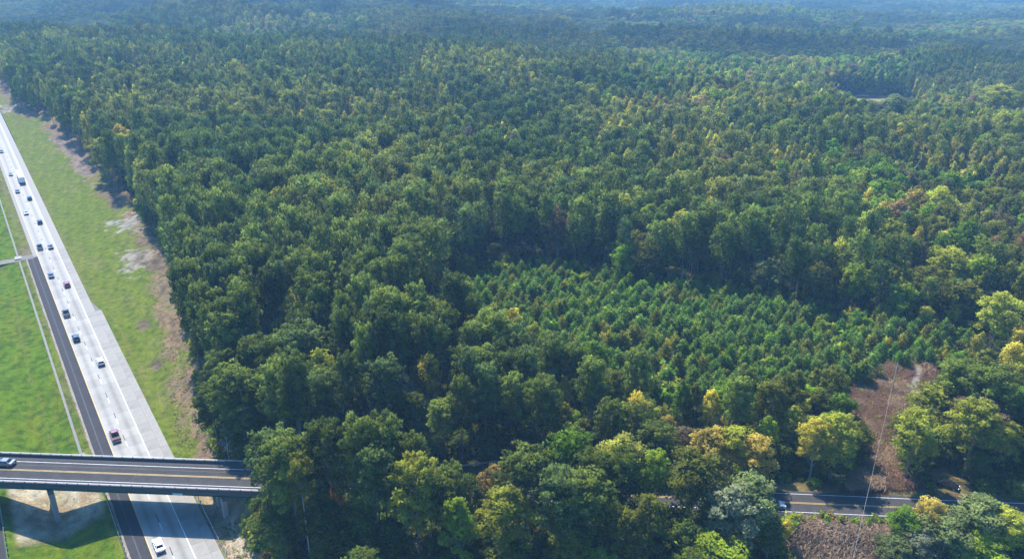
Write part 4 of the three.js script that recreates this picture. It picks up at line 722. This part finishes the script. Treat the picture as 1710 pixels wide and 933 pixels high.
// young pine stand
{
  const r = rngOf(91), all = [], protoY = [];
  for (let x = -30; x < 150; x += 2.75) for (let z = -284; z < -180; z += 2.75) {
    const X = x + r() * 4.6 - 0.9, Z = z + r() * 4.6 - 0.9, q = r(), f = r(), n = fbm(X / 13, Z / 13, 121), m = fbm(X / 30, Z / 30, 123); if (!inside(PLANTATION, X, Z) || n < 0.3) continue;
    if (taken.some(([tx, tz, tr]) => Math.hypot(X - tx, Z - tz) < tr * 0.7)) continue;
    const right = S(80, 130, X);
    all.push({ x: X, z: Z, h: (3.6 + 3.8 * f) * (0.75 + 0.7 * m), tone: q < S(0.56, 0.68, m) * 0.4 + 0.45 * right ? (f < 0.4 ? 'goldgreen' : 'olive') : q < 0.2 + 0.4 * right ? 'green' : q < 0.28 ? 'mid' : q < 0.33 ? 'olive' : 'young' });
  }
  all.sort((a, b) => b.h / -b.z - a.h / -a.z);
  const bins = shapes('young_pine', 1).map(() => []), stand = stuff('young_pine_stand', 'dense stand of young bright green pines in the clearing');
  all.forEach((t, i) => {
    const sx = t.h / 5 * (1.0 + 0.4 * r()), k = Math.floor(r() * 5), turn = r() * 6.28, y = land(t.x, t.z) - 0.05;
    if (i < 300 && inView(t.x, y + 2, t.z, 1)) {
      const list = shapes('young_pine', 2), kk = k % list.length; if (!protoY[kk]) { const g = new THREE.Group(); part('trunk', list[kk].wood, bark, g); part('crown', list[kk].leaves, LM.young[1], g); protoY[kk] = g; }
      const o = protoY[kk].clone(); o.name = numbered('young_pine'); o.children[1].material = LM[t.tone][k % 3]; o.position.set(t.x, y, t.z); o.scale.set(sx, t.h / 5, sx); o.rotation.y = turn;
      const wx = t.x < -8 ? 'left tip' : t.x < 10 ? 'left end' : t.x < 25 ? 'left third' : t.x < 40 ? 'left of centre' : t.x < 55 ? 'centre' : t.x < 70 ? 'right of centre' : t.x < 88 ? 'right third' : t.x < 108 ? 'right end' : 'right tip', wz = t.z < -245 ? 'back rows' : t.z < -225 ? 'upper rows' : t.z < -205 ? 'middle rows' : t.z < -188 ? 'lower rows' : 'front rows';
      tag(o, `${t.h > 7.2 ? 'tall ' : t.h < 5.8 ? 'small ' : ''}${sx / t.h * 5 > 1.25 ? 'broad ' : sx / t.h * 5 < 1.1 ? 'slender ' : ''}${WORD[t.tone]} young pine in the ${wz}, ${wx} of the stand`, 'young pine', `young pines in the ${wz}, ${wx} of the stand`); scene.add(o);
    } else bins[k % bins.length].push([t.x, y, t.z, sx, t.h / 5, turn, TONE[t.tone].map((c) => c * (0.82 + 0.36 * r()))]);
  });
  bins.forEach((items, k) => { const s = shapes('young_pine', 2)[k]; scatter('crown', s.leaves, leafWhite, items, stand, true); });
}
// undergrowth, dry brush, grass tufts
{
  const r = rngOf(131), ug = stuff('undergrowth', 'dark low bushes under the trees and along the wood edges'), bins = Array.from({ length: 4 }, () => []), B = shapes('bush', 1);
  for (let i = 0; i < 26000; i++) {
    const x = -260 + 420 * r(), z = -112 - 330 * r() * r() - 8 * r(), f = r(), q = r(), rd = z - roadZ(x), [u, v] = uv(x, z), e = v - treeV(u), pl = inside(PLANTATION, x, z), cl = inside(CLEARING, x, z);
    if ((x > -34 && x < 5 && rd > -13.5 && rd < 0) || v < 14 || (rd > -5.2 && rd < 5.0)) continue; if (Math.hypot((x - 98) / 5.5, (z + 147) / 7) < 1 || trackDist(x, z) < 3) continue;
    if (cl && (q > 0.62 || z < -206)) continue; if (inside(BRUSH, x, z) && rd > 7.2) continue; if (e < 0.5) continue; if (x > 54 && x < 92 && rd < 0 && rd > -11) { if (q > 0.15) continue; }
    if (v < 20 && u < 14 && u > -2) continue;
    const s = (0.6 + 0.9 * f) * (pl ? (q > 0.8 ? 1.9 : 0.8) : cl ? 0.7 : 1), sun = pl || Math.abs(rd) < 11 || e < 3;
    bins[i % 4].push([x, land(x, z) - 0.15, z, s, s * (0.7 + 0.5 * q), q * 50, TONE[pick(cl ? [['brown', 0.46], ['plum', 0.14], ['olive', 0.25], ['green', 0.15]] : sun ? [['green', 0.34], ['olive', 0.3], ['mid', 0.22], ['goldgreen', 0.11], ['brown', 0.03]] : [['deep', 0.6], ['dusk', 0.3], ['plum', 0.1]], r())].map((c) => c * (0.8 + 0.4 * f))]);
  }
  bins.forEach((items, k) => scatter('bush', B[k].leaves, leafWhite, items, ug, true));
  // dead brown vines and twigs
  const vine = (seed) => { const q = rngOf(seed), list = []; for (let i = 0; i < 46; i++) { const a = q() * 6.28, d = q() * 0.9, l = 0.5 + q() * 0.8, b = q() * 6.28, x = Math.cos(a) * d, z = Math.sin(a) * d, y = 0.1 + 0.5 * q(); list.push(limb([[x, y, z, 0.028], [x + Math.cos(b) * l * 0.5, y + 0.18 + 0.3 * q(), z + Math.sin(b) * l * 0.5, 0.03], [x + Math.cos(b + 0.5) * l, y - 0.1 + 0.3 * q(), z + Math.sin(b + 0.5) * l, 0.015]], 3)); } return merge(list); };
  const db = stuff('dry_brush', 'tangled dry brown vines covering the cleared ground'), vines = [1, 2, 3, 4].map((k) => vine(k * 13)), vb = vines.map(() => []);
  for (let i = 0; i < 17000; i++) {
    const x = 50 + 75 * r(), z = -215 + 98 * r(), f = r(), q = r(), n = fbm(x / 5, z / 5, 141); const c = inside(CLEARING, x, z), b = inside(BRUSH, x, z);
    if (!(c || b) || (b && z - roadZ(x) < 6.6) || (c && (trackDist(x, z) < 2.2 || n < 0.24 || z < -203))) continue;
    const k = b ? 1.5 : 1.35, w = mix(0.75, 1.5, f), col = b ? [0.29 * w, 0.195 * w, 0.115 * w] : n > 0.56 ? [0.3 * w, 0.2 * w, 0.11 * w] : [0.18 * w, 0.1 * w, 0.05 * w];
    vb[i % 4].push([x, land(x, z) + (b ? 0.5 * n : 0.15 * n), z, k * (0.7 + 0.6 * q), k * (0.6 + 1.1 * q * n), q * 60, col]);
  }
  vines.forEach((g, k) => scatter('vine_tangle', g, std(1, 1, 1, 1), vb[k], db, true));
  const tuft = (seed) => { const q = rngOf(seed), L = new Leaves(q); L.puff(0, 0.05, 0, 0.3, 0.12, 0.3, 12, 0.3, 0.9, 1); return L.geo(); };
  const gt = stuff('grass_tufts', 'taller grass and weed tufts on the verge and median'), tg = [1, 2, 3].map((k) => tuft(k * 19)), tb = tg.map(() => []);
  for (let i = 0; i < 6000; i++) {
    const u = -30 + 330 * r() * r() ** 0.3, left = false, v = left ? -23.5 + 19 * r() : 13.2 + r() * (treeV(u) - 11), q = r(), f = r(), [x, z] = xz(u, v), n = fbm(x / 5, z / 5, 151), e = treeV(u) - v;
    if (Math.abs(v + 6.55) < 0.8 || (left && u > 18 && u < 52) || Math.abs(z - roadZ(x)) < 6 || (left && u > 202 && u < 210) || (n < 0.5 && q > 0.3) || e > 7) continue;
    if (!left && PATCHES.some(([a, b, c, d]) => Math.hypot((u - a) / c, (v - b) / d) < 0.85)) continue;
    const s = 0.35 + 0.6 * f, dry = !left && e < 7 && q > 0.4;
    tb[i % 3].push([x, land(x, z), z, s, s * 1.1, q * 90, dry ? [0.34, 0.27, 0.11] : left ? [0.1 * (0.8 + 0.5 * f), 0.2 * (0.8 + 0.5 * f), 0.02] : [0.2 * (0.7 + 0.5 * f), 0.25 * (0.7 + 0.5 * f), 0.04]]);
  }
  tg.forEach((g, k) => scatter('tuft', g, leafWhite, tb[k], gt, true));
}
// ---------------------------------------------------------------- power line across the brown clearing
{
  const poleWood = std(0.2, 0.16, 0.12, 0.95), pole = (x, z, h, label) => { const t = thing('utility_pole', label, 'pole', [x, land(x, z), z]); part('shaft', new THREE.CylinderGeometry(0.1, 0.16, h + 1, 10).translate(0, (h - 1) / 2, 0), poleWood, t); part('insulator', new THREE.CylinderGeometry(0.07, 0.09, 0.3, 10).translate(0, h + 0.12, 0), std(0.6, 0.6, 0.58, 0.3), t); part('transformer_bracket', box(0.5, 0.08, 0.08, 0.2, h - 0.9, 0), poleWood, t); return [x, land(x, z) + h + 0.25, z]; };
  const a = pole(102.2, -187.6, 8.7, 'slim wooden utility pole at the upper end of the brown clearing'), b = pole(53.8, -99.8, 9.5, 'wooden utility pole at the lower end of the wire');
  const A = new THREE.Vector3(...a), B = new THREE.Vector3(...b), pts = Array.from({ length: 25 }, (_, i) => { const t = i / 24, p = A.clone().lerp(B, t); p.y -= 1.4 * 4 * t * (1 - t) * 0.5; return p; });
  const w = part('overhead_wire', new THREE.TubeGeometry(new THREE.CatmullRomCurve3(pts), 80, 0.026, 6), std(0.3, 0.29, 0.28, 0.7), scene); tag(w, 'single pale overhead wire slanting across the brown clearing and road', 'power line');
}
// look-alikes that share a label are told apart by their place in the row
{
  const by = {}, ORD = 'first second third fourth fifth sixth seventh eighth ninth tenth eleventh twelfth thirteenth fourteenth fifteenth sixteenth'.split(' '), NUM = 'one two three four five six seven eight nine ten eleven twelve thirteen fourteen fifteen sixteen'.split(' ');
  const sx = (o) => o.position.x / (-o.position.z * 0.918 + 44);
  for (const o of scene.children) if (o.userData.category && /tree|young pine/.test(o.userData.category)) (by[o.userData.label] ??= []).push(o);
  for (const [label, all] of Object.entries(by)) {
    if (all.length < 2) continue;
    const parts = all.length <= 9 ? [['', all]] : (all.sort((p, q) => q.position.z - p.position.z), all.length <= 18 ? [['nearer', all.slice(0, all.length >> 1)], ['farther', all.slice(all.length >> 1)]] : all.length <= 30 ? [['nearest', all.slice(0, all.length / 3 | 0)], ['middle', all.slice(all.length / 3 | 0, all.length * 2 / 3 | 0)], ['farthest', all.slice(all.length * 2 / 3 | 0)]] : []);
    for (const [w, list] of parts) {
      list.sort((p, q) => sx(p) - sx(q));
      list.forEach((o, i) => { const n = list.length, l = `${n === 1 ? '' : i === 0 ? 'leftmost of ' + NUM[n - 1] + ' ' : i === n - 1 ? 'rightmost of ' + NUM[n - 1] + ' ' : ORD[i] + ' from left of ' + NUM[n - 1] + ' '}${w ? w + ' ' : ''}${label}`; if (l.split(/\s+/).length <= 16) o.userData.label = l; });
    }
  }
}
renderer.render(scene, camera);
